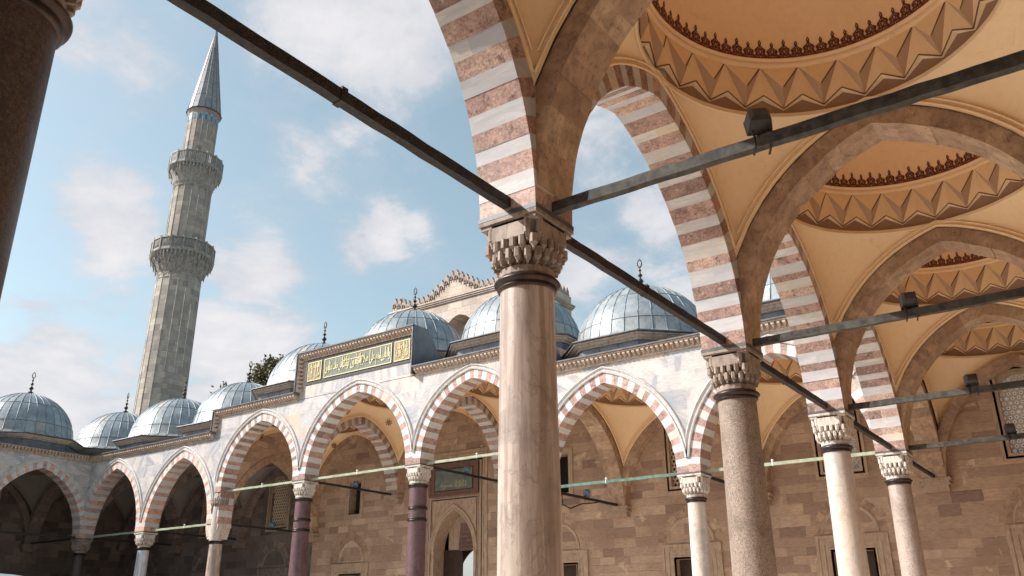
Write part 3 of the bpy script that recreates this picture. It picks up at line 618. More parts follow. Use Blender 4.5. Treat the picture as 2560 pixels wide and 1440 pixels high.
# ------------------------------------------------------------------ vaults
def make_vault(hx,hy,zs,zax,zay,zr,rr,low='plasterlow',rise=True,detail=True,label='',sienna=None):
    """sail vault over a bay; arches on x= +-hx have apex zax, arches on y= +-hy have apex zay"""
    o=thing('painted_vault',label,'vault',(0,0,0),'painted vaults of the galleries',local=True)
    T_=.31; N=96
    def lowpt(ph):
        c,s=cos(ph),sin(ph)
        if abs(c)*hy>=abs(s)*hx:
            x=math.copysign(hx,c); y=x*s/c; z=ext_z(hy,zax-zs,zs,T_,y)     # arch lying in plane x=const, its half span is hy
        else:
            y=math.copysign(hy,s); x=y*c/s; z=ext_z(hx,zay-zs,zs,T_,x)
        return x,y,z
    ang=[2*PI*i/N for i in range(N)]; ca=math.atan2(hy,hx)
    for q in (ca,PI-ca,PI+ca,2*PI-ca): ang.append(q)
    ang=sorted(set(round(a,6) for a in ang)); mb=MB(); rings=[]; K=10
    for j in range(K+1):
        row=[]
        for ph in ang:
            x,y,z=lowpt(ph); rl=math.hypot(x,y); q=j/K
            if rl>rr*1.001:
                t1=math.acos(rr/rl); r=rl*cos(t1*q); z_=z+(zr-z)*sin(t1*q)/sin(t1)
            else: r=rl+(rr-rl)*q; z_=z+(zr-z)*q
            row.append((r*cos(ph),r*sin(ph),z_))
        rings.append(row)
    mb.loft(rings,0,sm=True); mb.build('pendentives',M[low],o)
    mb=MB()          # plaster edge mouldings along the arches
    for sx,sy in ((1,0),(-1,0),(0,1),(0,-1)):
        for off,rad in ((.045,.022),(.12,.016)):
            P=[]
            for i in range(41):
                s=i/40
                if sx: y,z=arcp(hy,zax-zs,zs,T_+off,s); ok=abs(y)<=hy; P.append((sx*(hx-off*.35),y,z)) if ok else None
                else: x,z=arcp(hx,zay-zs,zs,T_+off,s); ok=abs(x)<=hx; P.append((x,sy*(hy-off*.35),z)) if ok else None
            if len(P)>3: mb.tube(P,rad,5)
    mb.build('edge_moulding',M[low],o)
    # rim, zigzag band, upper moulding
    z=zr
    mb=MB(); mb.lathe([(rr+.0,z-.03),(rr-.035,z-.015),(rr-.02,z+.01),(rr-.045,z+.03),(rr-.03,z+.05),(rr+.02,z+.06)],96); mb.build('lower_ring',M[low],o)
    mb=MB(); n=24; P0=[]
    def pt(r,a,h): return (r*cos(a),r*sin(a),z+h)
    da=2*PI/n
    mb.lathe([(rr+.03,z+.05),(rr+.03,z+.36)],96,mi=1,sm=True)
    for k in range(n):
        a0=(k+.5)*da; a1=a0+da; am=a0+da/2; ap=a0-da/2
        P=pt(rr-.05,a0,.93); P2=pt(rr-.05,a1,.93); V=pt(rr-.15,am,.46); B=pt(rr-.0,am,.16); Bp=pt(rr-.0,ap,.16); Nn=pt(rr-.06,a0,.37); N2=pt(rr-.06,a1,.37)
        mb.face([P,P2,V],0)                      # hanging triangle
        mb.face([P,V,B],2); mb.face([P2,B,V],2)  # undercut slivers, part of their shade painted in
        mb.face([P,B,Nn],0); mb.face([P,Nn,Bp],0)
        # undersides back to the drum
        Bo=pt(rr+.03,am,.14); Bpo=pt(rr+.03,ap,.14); No=pt(rr+.03,a0,.33)
        mb.face([B,Bo,No,Nn],0); mb.face([Bp,Nn,No,Bpo],0)
        mb.tube([B,Nn,Bp],.013,4,3)
        def lerp(a,b,f): return tuple(a[i]+(b[i]-a[i])*f for i in range(3))
        mb.tube([lerp(P,V,.06),lerp(P,V,.97)],.012,4,3)
    mb.build('zigzag_band',[M[low],M['shadepaint'],M['shadepaint2'],M['groove']],o)
    mb=MB(); r1=rr-.09
    mb.lathe([(rr+.08,z+.96),(r1+.03,z+.90),(r1-.005,z+.905),(r1-.02,z+.935),(r1-.035,z+.97),(r1-.025,z+.99),(r1-.045,z+.995),(r1-.055,z+1.02),(r1-.065,z+1.025),(r1-.065,z+1.045),(r1-.03,z+1.06)],96); mb.build('upper_moulding',M['plaster'],o)
    # inner shell
    zc=z+1.04; rb=r1-.05; H=2.15
    def shell(q,d=0): t=q*PI/2; return ((rb-d)*cos(t),zc+(H-d)*sin(t))
    mb=MB(); mb.lathe([shell(i/20) for i in range(20)]+[(.02,zc+H)],72,sm=True); mb.build('dome_shell',M['plaster'],o)
    # painted palmette crest
    mb=MB(); m_=72; bz=MB(); go=MB()
    def S_(u,h,d):         # u angle, h arc-height
        q=h/H/ (PI/2) *1.0
        r,zz=shell(q,d); return (r*cos(u),r*sin(u),zz)
    def shape_(mb_,uc,pts,d,mi):
        mb_.face([S_(uc+x/rb,y,d) for x,y in pts],mi)
    for k in range(m_):
        uc=2*PI*(k+.5)/m_; big=1.0 if k%2 else .88
        sil=[(-.092,.09),(-.075,.115),(-.094,.15),(-.088,.19),(-.045,.225),(-.017,.26),(-.014,.29),(-.03,.31),(0,.37),(.03,.31),(.014,.29),(.017,.26),(.045,.225),(.088,.19),(.094,.15),(.075,.115),(.092,.09)]
        sil=[(x,y*big) for x,y in sil]
        # fan from centre so the concave outline stays clean
        c=(0,.17*big)
        for p,q in zip(sil,sil[1:]): shape_(mb,uc,[c,p,q],.012,0)
        shape_(mb,uc,[c,(.085,.10*big),(-.085,.10*big)],.012,0)
        shape_(mb,uc,[(-.0997,0),(.0997,0),(.0997,.075),(-.0997,.075)],.012,0)
        shape_(mb,uc,[(-.085,.0745),(.085,.0745),(.085,.1005*big),(-.085,.1005*big)],.0125,0)
        for sx in (-1,1):
            shape_(mb,uc,[(sx*.038,.115),(sx*.062,.165),(sx*.034,.20),(sx*.022,.165)],.018,1)
            shape_(mb,uc,[(sx*.03,.02),(sx*.075,.035),(sx*.05,.07),(sx*.015,.05)],.018,1)
            shape_(mb,uc,[(sx*.020,.085),(sx*.05,.098),(sx*.03,.115)],.018,2)
            shape_(mb,uc,[(sx*.006,.21*big),(sx*.030,.20*big),(sx*.012,.235*big)],.018,2)
        shape_(mb,uc,[(0,.10),(.016,.135),(0,.17),(-.016,.135)],.018,2)
        shape_(mb,uc,[(-.010,.30*big),(0,.288*big),(.010,.30*big),(0,.335*big)],.018,2)
        shape_(mb,uc,[(-.010,.035),(0,.015),(.010,.035),(0,.06)],.018,2)
        shape_(mb,uc,[(.0997-.014,.02),(.0997,.06),(.0997-.014,.10),(.0997-.028,.06)],.018,1)
    mb.build('palmette_crest',[M['maroon'],M['brick'],M['shadepaint2']],o)
    return o
HXn=DEP/2-HP
V0=make_vault(HXn,HXn,ZS,4.0,4.0,4.38,HXn-.005,label='first painted vault with zigzag band and palmette crest, filling the upper right corner')
def nb(i): return (NY[i]+NY[i+1])/2, (NY[i]-NY[i+1]-2*HP)/(2*HXn)
y_,s_=nb(2); V0.location=(DEP/2,y_,R0); V0.scale=(1,s_,1)
LBL={3:'painted vault over the foreground column, only its corner showing at the top',4:'painted vault above the viewer',1:'second painted vault down the right-hand gallery, seen under the brown arch',0:'third painted vault down the right-hand gallery, beside a floodlight'}
for i,l in LBL.items():
    y_,s_=nb(i); place(V0,DEP/2,y_,0,0,l,(1,s_,1))
place(V0,DEP/2,DEP/2,0,0,'fourth and last painted vault at the corner of the two galleries')
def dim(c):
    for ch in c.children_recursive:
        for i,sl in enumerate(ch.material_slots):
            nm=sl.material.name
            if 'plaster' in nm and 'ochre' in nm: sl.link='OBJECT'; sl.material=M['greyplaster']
def fb(a,b): return (XS[a]+XS[b])/2,(XS[b]-XS[a]-2*HP)/(2*HXn)
for a,b,l in (('E','D','painted vault of the far gallery seen between the granite and white columns'),('F','E','painted vault of the far gallery right of the foreground column'),('J','I','shaded painted vault of the far gallery behind its second arch from the left'),('K','J','dark painted vault behind the narrow arch in the far left corner')):
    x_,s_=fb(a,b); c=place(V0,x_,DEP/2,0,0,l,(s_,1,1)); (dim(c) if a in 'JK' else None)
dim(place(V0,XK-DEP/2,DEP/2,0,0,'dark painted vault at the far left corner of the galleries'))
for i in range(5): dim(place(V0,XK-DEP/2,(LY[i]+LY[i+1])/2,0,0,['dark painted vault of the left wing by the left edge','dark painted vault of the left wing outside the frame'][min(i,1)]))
hxm=(XS['H']-XS['I']-2*HP)/2
VM=make_vault(hxm,HXn,2.19,5.07,5.06,5.46,min(hxm,HXn)-.005,label='raised painted vault left of the portal bay'); VM.location=((XS['I']+XS['H'])/2,DEP/2,R0)
place(VM,(XS['G']+XS['F'])/2,DEP/2,0,0,'raised painted vault right of the portal bay')
hxg=(XS['G']-XS['H']-2*HP)/2
VG=make_vault(hxg,HXn,2.19,5.07,5.46,5.85,HXn-.005,label='highest painted vault, over the portal bay'); VG.location=((XS['G']+XS['H'])/2,DEP/2,R0)
for vt,rx,zr_ in ((VG,2.78,5.30),(VM,2.66,4.95)):
    for k in range(8):
        a=PI/4+(k//2)*PI/2+(-.30 if k%2 else .30); c=Vector((rx*cos(a),rx*sin(a),zr_)); nrm=Vector((-cos(a)*.8,-sin(a)*.8,-.6)).normalized(); tx=Vector((-sin(a),cos(a),0)); ty=nrm.cross(tx)
        mb=MB(); c=c+nrm*.0
        for j in range(8):
            q=[(0,0)]+[(.16*cos(j*PI/4+d)*f,.16*sin(j*PI/4+d)*f) for d,f in ((-.25,.55),(-.12,1),(.12,1),(.25,.55))]
            mb.face([tuple(c+tx*u+ty*v) for u,v in q])
        mb.build('painted_flower',M['maroon'],vt)

# ------------------------------------------------------------------ lead domes
def make_dome(dh=0,label=''):
    o=thing('lead_dome',label,'dome',(0,0,4.9),'lead covered domes above the arcades',local=True); zb=-4.9
    Z=lambda z:z+zb+dh
    def octo(ap,z): 
        r=ap/cos(PI/8); return [(r*cos(PI/8+k*PI/4),r*sin(PI/8+k*PI/4),z) for k in range(8)]
    mb=MB()       # roof deck with a round opening
    N=64
    outer=[]
    for i in range(N):
        a=2*PI*i/N; k=2.8/max(abs(cos(a)),abs(sin(a))); outer.append((k*cos(a),k*sin(a),Z(4.94)))
    mb.loft([outer,[(2.68*cos(2*PI*i/N),2.68*sin(2*PI*i/N),Z(5.02)) for i in range(N)]]); mb.build('roof_deck',M['darklead'],o)
    mb=MB()
    for k in range(8):
        a,b=octo(2.70,Z(4.8))[k],octo(2.70,Z(4.8))[(k+1)%8]
        for j in range(3):
            f0,f1=j/3,(j+1)/3; P=[tuple(a[i]+(b[i]-a[i])*f for i in range(2)) for f in (f0+.008,f1-.008)]
            mb.face([(*P[0],Z(4.8)),(*P[1],Z(4.8)),(*P[1],Z(5.43)),(*P[0],Z(5.43))],0,random.random())
    mb.loft([octo(2.685,Z(4.8)),octo(2.685,Z(5.43))],0)
    mb.build('drum',M['slate'],o)
    mb=MB(); mb.loft([octo(2.70,Z(5.42)),octo(2.77,Z(5.425)),octo(2.79,Z(5.47)),octo(2.84,Z(5.475)),octo(2.90,Z(5.53)),octo(2.91,Z(5.565)),octo(2.97,Z(5.57)),octo(2.98,Z(5.62)),octo(2.5,Z(5.62))],0); mb.build('drum_cornice',M['cornice'],o)
    mb=MB(); mb.loft([octo(3.03,Z(5.61)),octo(3.05,Z(5.64)),octo(3.03,Z(5.69))],1); mb.build('eave',M['darklead'],o) if False else None
    mb=MB(); mb.loft([octo(2.8,Z(5.625)),octo(3.03,Z(5.625)),octo(3.05,Z(5.65)),octo(3.03,Z(5.69)),octo(2.9,Z(5.70))],0); mb.build('eave',M['darklead'],o)
    # shell panels
    n=32; R=2.50; H=2.52; z0=5.80
    mb=MB(); bands=[[(-.6,0)],[0,.09,.18],[.18,.28,.38,.48],[.48,.60,.72,.85,1.0]]
    def sp(q): t=q*PI/2; return R*cos(t),z0+H*sin(t)
    for k in range(n):
        a0=2*PI*k/n; a1=2*PI*(k+1)/n; am=(a0+a1)/2
        def ring(r,z,bulge=.0): return [(r*cos(a0),r*sin(a0),z),((r+bulge)*cos(am),(r+bulge)*sin(am),z),(r*cos(a1),r*sin(a1),z)]
        def oc(a): 
            q=(a-PI/8)%(PI/4)-PI/8; return 3.02/cos(q) if False else 2.96/cos(((a+PI/8)%(PI/4))-PI/8)
        # flared skirt
        e=[(oc(a)*cos(a),oc(a)*sin(a),Z(5.70)) for a in (a0,am,a1)]
        tn=random.random()*.9
        mid=[(2.62*cos(a),2.62*sin(a),Z(5.80)) for a in (a0,am,a1)]
        mid2=[(2.52*cos(a),2.52*sin(a),Z(5.93)) for a in (a0,am,a1)]
        r_,z_=sp(.16); top=[(r_*cos(a),r_*sin(a),Z(z_)) for a in (a0,am,a1)]
        mb.loft([e,mid,mid2,top],0,.75+.2*random.random(),False,sm=True)
        for qs in ([.16,.24,.32,.40,.46],[.46,.56,.66,.76,.88,.99]):
            tn=random.random() if random.random()<.25 else .25+.45*random.random()
            mb.loft([[(r*cos(a),r*sin(a),Z(z)) for a in (a0,am,a1)] for r,z in (sp(q) for q in qs)],0,tn,False,sm=True)
        # standing seam
        P=[(e[0][0]*.985,e[0][1]*.985,e[0][2]+.02),mid[0],mid2[0]]+[(sp(q)[0]*cos(a0),sp(q)[0]*sin(a0),Z(sp(q)[1])) for q in (.16,.25,.34,.43,.52,.61,.7,.8,.9)]
        mb.tube(P,.022,4,0,.1)
    for q in (.16,.46):
        r,z=sp(q); mb.lathe([(r+.006,Z(z)-.012),(r+.012,Z(z)+.0),(r+.0,Z(z)+.016)],64,mi=1)
    mb.build('shell',[M['lead'],M['darklead']],o)
    mb=MB(); zt=Z(z0+H)-.03
    mb.lathe([(.24,zt-.02),(.22,zt+.06),(.15,zt+.14),(.06,zt+.20),(.045,zt+.27),(.10,zt+.33),(.12,zt+.38),(.07,zt+.44),(.035,zt+.48),(.035,zt+.55),(.085,zt+.60),(.085,zt+.63),(.03,zt+.68),(.028,zt+.78),(.06,zt+.82),(.025,zt+.87),(.02,zt+.93)],14)
    c=zt+1.10; P=[(.0+.085*sin(a)*(1),0,c-.15*cos(a)) for a in [PI*2*k/16 for k in range(17)]]
    mb.tube(P,[.022 if 3<k<13 else .030 for k in range(17)],5); mb.tube([(0,0,c+.14),(0,0,c+.24)],[.018,.004],5)
    mb.build('finial',M['bronze'],o)
    return o
D0=make_dome(0,'lead dome over the narrow bay at the far left of the back arcade')
x_,s_=fb('K','J'); D0.location=(x_,DEP/2+.05,4.9+R0)
def pdome(o,x,y,l,rz=0): c=place(o,x,y,4.9,rz,l); return c
pdome(D0,fb('J','I')[0],DEP/2+.05,'lead dome just left of the first step of the cornice',1.6)
pdome(D0,fb('F','E')[0],DEP/2+.05,'lead dome right of the foreground column, its finial crossed by the iron tie rod',3.14)
pdome(D0,fb('E','D')[0],DEP/2+.05,'lead dome glimpsed in the gap between two striped arches',1.57)
pdome(D0,XK-DEP/2,DEP/2,'lead dome at the far left corner in front of the minaret',0)
pdome(D0,XK-DEP/2,-2.8,'lead dome of the left wing cut off by the left edge',4.71)
for i in range(1,5): pdome(D0,XK-DEP/2,(LY[i]+LY[i+1])/2,'lead dome of the left wing outside the frame',i)
pdome(D0,DEP/2,DEP/2,'lead dome at the corner above the galleries, hidden behind the arches',0)
for i in range(5): pdome(D0,DEP/2,nb(i)[0],'lead dome above the right-hand gallery, hidden from the viewer',0)
pdome(D0,(XS['I']+XS['H'])/2,DEP/2+.05,'raised lead dome left of the calligraphy panel',0).location.z+=1.06
pdome(D0,(XS['G']+XS['F'])/2,DEP/2+.05,'raised lead dome partly hidden behind the foreground column',1.57).location.z+=1.06
pdome(D0,(XS['G']+XS['H'])/2,DEP/2+.05,'highest lead dome rising behind the calligraphy panel',3.14).location.z+=1.50

# ------------------------------------------------------------------ back walls
def wall_holes(mb,u0,u1,z0,z1,holes,v0,v1,mi=0):
    us=sorted({u0,u1}|{h[0] for h in holes}|{h[1] for h in holes}); zs=sorted({z0,z1}|{h[2] for h in holes}|{h[3] for h in holes})
    for a,b in zip(us,us[1:]):
        for c,d in zip(zs,zs[1:]):
            m_,n_=(a+b)/2,(c+d)/2
            if any(h[0]<m_<h[1] and h[2]<n_<h[3] for h in holes): continue
            mb.face([(a,v0,c),(b,v0,c),(b,v0,d),(a,v0,d)],mi); mb.face([(a,v1,c),(b,v1,c),(b,v1,d),(a,v1,d)],mi)
    for h in holes:
        a,b,c,d=h
        mb.face([(a,v0,c),(a,v1,c),(a,v1,d),(a,v0,d)],mi); mb.face([(b,v0,c),(b,v1,c),(b,v1,d),(b,v0,d)],mi)
        mb.face([(a,v0,c),(b,v0,c),(b,v1,c),(a,v1,c)],mi); mb.face([(a,v0,d),(b,v0,d),(b,v1,d),(a,v1,d)],mi)
def frame_rect(mb,u0,u1,z0,z1,vf,steps,bottom=True,mi=0):
    """nested rectangular mouldings, steps=[(width, proud)] from outside inwards; (u0..z1) outer bounds"""
    for w_,d in steps:
        mb.box(u0,u0+w_,vf-d,vf+.02,z0,z1,mi); mb.box(u1-w_,u1,vf-d,vf+.02,z0,z1,mi); mb.box(u0+w_,u1-w_,vf-d,vf+.02,z1-w_,z1,mi)
        if bottom: mb.box(u0+w_,u1-w_,vf-d,vf+.02,z0,z0+w_,mi)
        u0+=w_; u1-=w_; z1-=w_
        if bottom: z0+=w_
    return u0,u1,z0,z1
def pane_hex(mb,u0,u1,z0,z1,zarch,v,pitch=.17,rad=.060,depth=.05,glassmi=1,centre=None):
    """pierced lattice filling a round-headed opening: circular holes in a hexagonal field"""
    uc=(u0+u1)/2; hw=(u1-u0)/2
    rows=int((z1-z0)/(pitch*.866)); n=6
    for r in range(rows+1):
        zc=z0+pitch*.5+r*pitch*.866
        cols=int((u1-u0)/pitch)+2
        for c in range(-1,cols):
            cx=u0+pitch*.5+c*pitch+(pitch/2 if r%2 else 0)
            lim=hw
            if zc>zarch: 
                q=1-((zc-zarch)/(z1-zarch))**2
                lim=hw*math.sqrt(max(q,0))
            if abs(cx-uc)>lim+pitch*.25: continue
            hexr=pitch/math.sqrt(3)
            O=[(cx+hexr*cos(PI/2+k*PI/3),zc+hexr*sin(PI/2+k*PI/3)) for k in range(6)]
            O2=[]
            for k in range(6): a,b=O[k],O[(k+1)%6]; O2+= [a,((a[0]+b[0])/2,(a[1]+b[1])/2)]
            I=[(cx+rad*cos(PI/2+k*PI/6),zc+rad*sin(PI/2+k*PI/6)) for k in range(12)]
            b=mb.pts([(x,v,z) for x,z in O2]+[(x,v,z) for x,z in I]+[(x,v+depth,z) for x,z in I])
            for k in range(12):
                j=(k+1)%12; mb.idx((b+k,b+j,b+12+j,b+12+k),0); mb.idx((b+12+k,b+12+j,b+24+j,b+24+k),0)
def lattice_window(uc,T,parent,glass='darkglass',z0=1.36,z1=3.80,hw=.60,vf=DEP):
    mb=MB(T); steps=[(.10,.05),(.07,.0),(.09,.03)]
    # moulded frame with an arched head cut from a slab
    fu0,fu1,fz0,fz1=frame_rect(mb,uc-hw-.26,uc+hw+.26,z0-.26,z1+.30,vf,steps)
    zs=z1-hw*1.15; n=14
    for sg in (-1,1):
        P=[(uc+sg*hw,z1+.04)]+[(uc+sg*hw*cos(k/n*PI/2)**.85,zs+(z1-zs)*sin(k/n*PI/2)) for k in range(n+1)]+[(uc,z1+.04)]
        for p,q in zip(P[1:],P[2:]): mb.prism([P[0],p,q],1,vf+.03,vf+.25)
    fr=mb.build('window_frame',M['trim'],parent); fr['org']=tuple(parent['org']); parent=fr
    mb=MB(T); pane_hex(mb,uc-hw,uc+hw,z0,z1,zs,vf+.14); la=mb.build('lattice',M['lattice'],parent)
    mb=MB(T); mb.face([(uc-hw,vf+.19,z0),(uc+hw,vf+.19,z0),(uc+hw,vf+.19,z1),(uc-hw,vf+.19,z1)]); mb.build('window_pane',M[glass],parent)
    if glass=='glass':
        mb=MB(T); pitch=.17      # bulls-eye centres
        for r in range(int((z1-z0)/(pitch*.866))+1):
            for c in range(-1,9):
                cx=uc-hw+pitch*.5+c*pitch+(pitch/2 if r%2 else 0); zc=z0+pitch*.5+r*pitch*.866
                if abs(cx-uc)<hw and zc<z1 and random.random()<.8: mb.prism([(cx+.020*cos(k*PI/4),zc+.020*sin(k*PI/4)) for k in range(8)],1,vf+.165,vf+.188)
        mb.build('glass_boss',M['darkglass'],parent)
def low_window(uc,T,parent,hw=1.16,vf=DEP,pointed=False,dark=False):
    trim=M['shadearch'] if dark else M['trim']; ston=M['shadearch'] if dark else M['stonearch']
    mb=MB(T); z1=-.72
    a,b,c,d=frame_rect(mb,uc-hw,uc+hw,-4.6,z1,vf,[(.10,.07),(.13,.035),(.05,.06),(.12,.02),(.05,.045),(.07,.0)],bottom=False)
    mb.build('window_frame',trim,parent)
    mb=MB(T); mb.box(a,b,vf+.30,vf+.36,-4.6,d); 
    mb.build('shutter',M['door'],parent)
    # blind lunette with voussoirs above
    mb=MB(T); w=.84 if pointed else .93; h=.86 if pointed else .90; zs=-.66; nn=14
    if pointed: f=lambda s,r: arcp(w,h+.18,zs,r,s)
    else: f=lambda s,r: arcp(w,h+.02,zs,r,s)
    rg=lambda r,dd:[(uc+f(i/28,r)[0],vf-dd,f(i/28,r)[1]) for i in range(29)]
    mb.loft([rg(.0,.0),rg(.0,.035),rg(-.05,.05),rg(-.09,.02),rg(-.12,.0)],0,.5,False)
    mb.box(uc-w,uc+w,vf-.03,vf+.01,zs-.0,zs+.07,0)
    mb.build('lunette',trim,parent)
    mb=MB(T); k=9
    for i in range(k):
        s0,s1=i/k+.006,(i+1)/k-.006; L=.26+.16*random.random()+(.1 if i==k//2 else 0)
        P=[f(s0,.015),f(s1,.015),f(s1,L),f(s0,L)]; mb.prism([(uc+x,z) for x,z in P],1,vf-.006-.002*(i%2),vf+.01,0,random.random())
    mb.build('relieving_arch',ston,parent)
def formeret(mb,uc,half,zs,za,vf=DEP,t=.31,dep=.37):
    a=half-HP; arch_ring(mb,uc,a,half,zs,za-zs,t,vf-dep,vf+.0,23,False,None)

def gallery_wall(label,T,bays,org,ztop=6.0,ends=(0,0),mat='wall'):
    """bays: (uc,half,zs,za,kind)"""
    o=thing('gallery_wall',label,'wall',org); holes=[]; u0=min(b[0]-b[1] for b in bays)-ends[0]; u1=max(b[0]+b[1] for b in bays)+ends[1]
    for uc,half,zs,za,kind in bays:
        if kind in('L','LG','LD'): holes.append((uc-.60,uc+.60,1.36,3.84)); holes.append((uc-.64,uc+.64,-4.6,-1.24))
        if kind=='R': holes.append((uc-.36,uc+.40,1.55,3.10)); holes.append((uc-.64,uc+.64,-4.6,-1.24))
        if kind=='P': holes.append((uc-1.87,uc+1.93,-5,3.62))
    mb=MB(T); wall_holes(mb,u0,u1,-5.0,ztop,holes,DEP,DEP+.9)
    mb.face([(u0,DEP,ztop),(u1,DEP,ztop),(u1,DEP+.9,ztop),(u0,DEP+.9,ztop)])
    mb.build('masonry',M[mat],o)
    for uc,half,zs,za,kind in bays:
        mb=MB(T); formeret(mb,uc,half,zs,za); mb.build('wall_arch',[M['stonearch' if mat=='wall' else 'shadearch']],o)
        if kind in('L','LG','LD'):
            lattice_window(uc,T,o,'glass' if kind=='LG' else 'darkglass'); low_window(uc,T,o,dark=mat!='wall')
            if kind!='LG':
                mb=MB(T); mb.box(uc-.7,uc+.7,DEP+.5,DEP+.55,1.2,3.9); mb.build('dark_backing',M['black'],o)  # flat black sheet behind the dark pane
        if kind=='R':
            mb=MB(T); frame_rect(mb,uc-.58,uc+.62,1.33,3.36,DEP,[(.10,.05),(.12,.02)]); mb.build('window_frame',M['trim'],o)
            mb=MB(T); mb.box(uc-.5,uc+.5,DEP+.45,DEP+.5,1.4,3.2); mb.build('dark_interior',M['black'],o)
            low_window(uc,T,o,hw=1.2,pointed=True)
    return o
BF=[((XS['E']+XS['D'])/2,2.86,ZS,4.0,'LG'),((XS['F']+XS['E'])/2,2.78,ZS,3.99,'L'),((XS['G']+XS['F'])/2,2.765,2.19,5.07,'R'),((XS['G']+XS['H'])/2,3.165,2.19,5.46,'P'),
    ((XS['I']+XS['H'])/2,2.765,2.19,5.06,'R'),((XS['J']+XS['I'])/2,2.78,ZS,4.02,'L'),((XK+XS['J'])/2,2.86,ZS,4.08,'L')]
gw=gallery_wall('brown limestone back wall of the far gallery with windows and the portal',T_far,BF[:5]+[(2.8,2.8,ZS,4.0,'LG')],(-14,DEP,-5),7.4,(0,.9))
gallery_wall('dark back wall with painted-in shade in the far left corner of the galleries',T_far,BF[5:]+[(XK-2.8,2.8,ZS,4.0,'L')],(-37,DEP,-5),6.2,(.9,-.004),'walldark')
gallery_wall('brown limestone wall of the right-hand gallery beside the viewer',T_near,[((-NY[i]-NY[i+1])/2,(NY[i]-NY[i+1])/2,ZS,4.0,'L') for i in range(5)],(DEP,-14,-5),6.0,(5.55,0))
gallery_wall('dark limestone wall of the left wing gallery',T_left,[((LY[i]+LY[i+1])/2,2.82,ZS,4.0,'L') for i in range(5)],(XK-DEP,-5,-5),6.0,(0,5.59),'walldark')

o=thing('portico_wall','tall stone wall behind the viewer closing the courtyard','wall',(-20,-34.6,-5))
mb=MB(); mb.box(-46.5,6.5,-36.2,-34.6,-5,6.6); mb.build('masonry',M['wall'],o)
mb=MB(); mb.box(-46.6,6.6,-36.3,-34.4,6.602,6.9); mb.build('cornice',M['cornice'],o)
# ------------------------------------------------------------------ portal
xp=(XS['G']+XS['H'])/2+.03; YP=DEP+.36
po=thing('portal','stone entrance portal with a framed teal inscription above its pointed doorway','portal',(xp,DEP,-5))
mb=MB(); a,b,c,d=frame_rect(mb,xp-2.16,xp+2.16,-5,3.88,DEP,[(.08,.05),(.11,.02),(.07,.045)],bottom=False); mb.build('frame',M['trim'],po)
mb=MB(); hwp=1.13; zsp=-.42; hp=1.78; n=30
P=[arcp(hwp,hp,zsp,0,i/n) for i in range(n+1)]
zt=3.64
for (xa,za),(xb,zb) in zip(P,P[1:]): mb.face([(xp+xa,YP,za),(xp+xb,YP,zb),(xp+xb,YP,zt),(xp+xa,YP,zt)])
for sg in (-1,1): mb.face([(xp+sg*hwp,YP,-5),(xp+sg*1.92,YP,-5),(xp+sg*1.92,YP,zt),(xp+sg*hwp,YP,zt)])
mb.loft([[(xp-hwp,YP,-5)]+[(xp+x,YP,z) for x,z in P]+[(xp+hwp,YP,-5)],[(xp-hwp,YP+.75,-5)]+[(xp+x,YP+.75,z) for x,z in P]+[(xp+hwp,YP+.75,-5)]],0,.5,False)
frame_rect(mb,xp-1.72,xp+1.72,-5,3.58,YP,[(.06,.05),(.08,.0),(.05,.06),(.06,.02)],bottom=False)
mb.build('niche_wall',M['trim'],po)
mb=MB(); sweep(mb,xp,hwp,9,zsp,hp,[(.0,0),(.0,.03),(.05,.05),(.09,.03),(.16,.03),(.18,.07),(.23,.07),(.25,0)],YP,-1,40); mb.build('arch_moulding',M['trim'],po)
mb=MB(); frame_rect(mb,xp-1.38,xp+1.38,-5,1.92,YP,[(.05,.03),(.05,.0),(.04,.02)],bottom=False); mb.build('inner_frame',M['trim'],po)
mb=MB(); mb.box(xp-1.36,xp+1.36,YP-.07,YP,2.02,3.42,0); frame_rect(mb,xp-1.42,xp+1.42,1.98,3.46,YP-.06,[(.07,.05),(.06,.02)],mi=0); pq=mb.build('inscription_slab',M['browntrim'],po); pq['org']=tuple(po['org'])
mb=MB(); mb.box(xp-1.08,xp+1.08,YP-.09,YP-.068,2.24,3.16,0)
for a_,b_,c_,d_ in ((xp-1.12,xp+1.12,2.20,2.24),(xp-1.12,xp+1.12,3.16,3.20),(xp-1.12,xp-1.08,2.24,3.16),(xp+1.08,xp+1.12,2.24,3.16)): mb.box(a_,b_,YP-.10,YP-.068,c_,d_,1)
mb.build('plaque',[M['tealpanel'],M['maroon']],pq)
text('lettering','لا اله الا الله',.72,.30,xp+.40,YP-.095,2.50,M['gold'],pq,ext=.006,off=.005)
text('lettering','محمد رسول الله',.72,.30,xp-.40,YP-.095,2.47,M['gold'],pq,ext=.006,off=.005)
mb=MB()         # inner hood and doorway
zc=.55; n=16
for i in range(n):   # scalloped hood edge
    pass
mb.face([(xp-hwp,YP+.75,-5),(xp-hwp,YP+.75,1.6),(xp-hwp+.25,YP+.75,1.6),(xp-hwp+.25,YP+.75,-5)]); mb.face([(xp-hwp,YP+.75,-.30),(xp+hwp,YP+.75,-.30),(xp+hwp,YP+.75,1.6),(xp-hwp,YP+.75,1.6)])
mb.build('inner_wall',M['trim'],po)
mb=MB()
for k in range(6):
    f=k/5.; z0=.55-.95*f; x0=xp+hwp-.02-.0*f; mb.box(xp+.30-.10*k,xp+hwp,YP+.12+.10*k,YP+.24+.10*k,.50-.17*k,.78-.17*k)
mb.build('stalactite_hood',M['browntrim'],po)
mb=MB(); mb.box(xp-hwp+.02,xp-.02,YP+.70,YP+.745,-5,-.32); mb.build('door_leaf',M['door'],po)
mb=MB(); P=[arcp(.95,1.35,-1.55,0,i/16) for i in range(17)]      # dark passage with an arched exit on the right
X0=xp-2.6; Y2=DEP+2.0
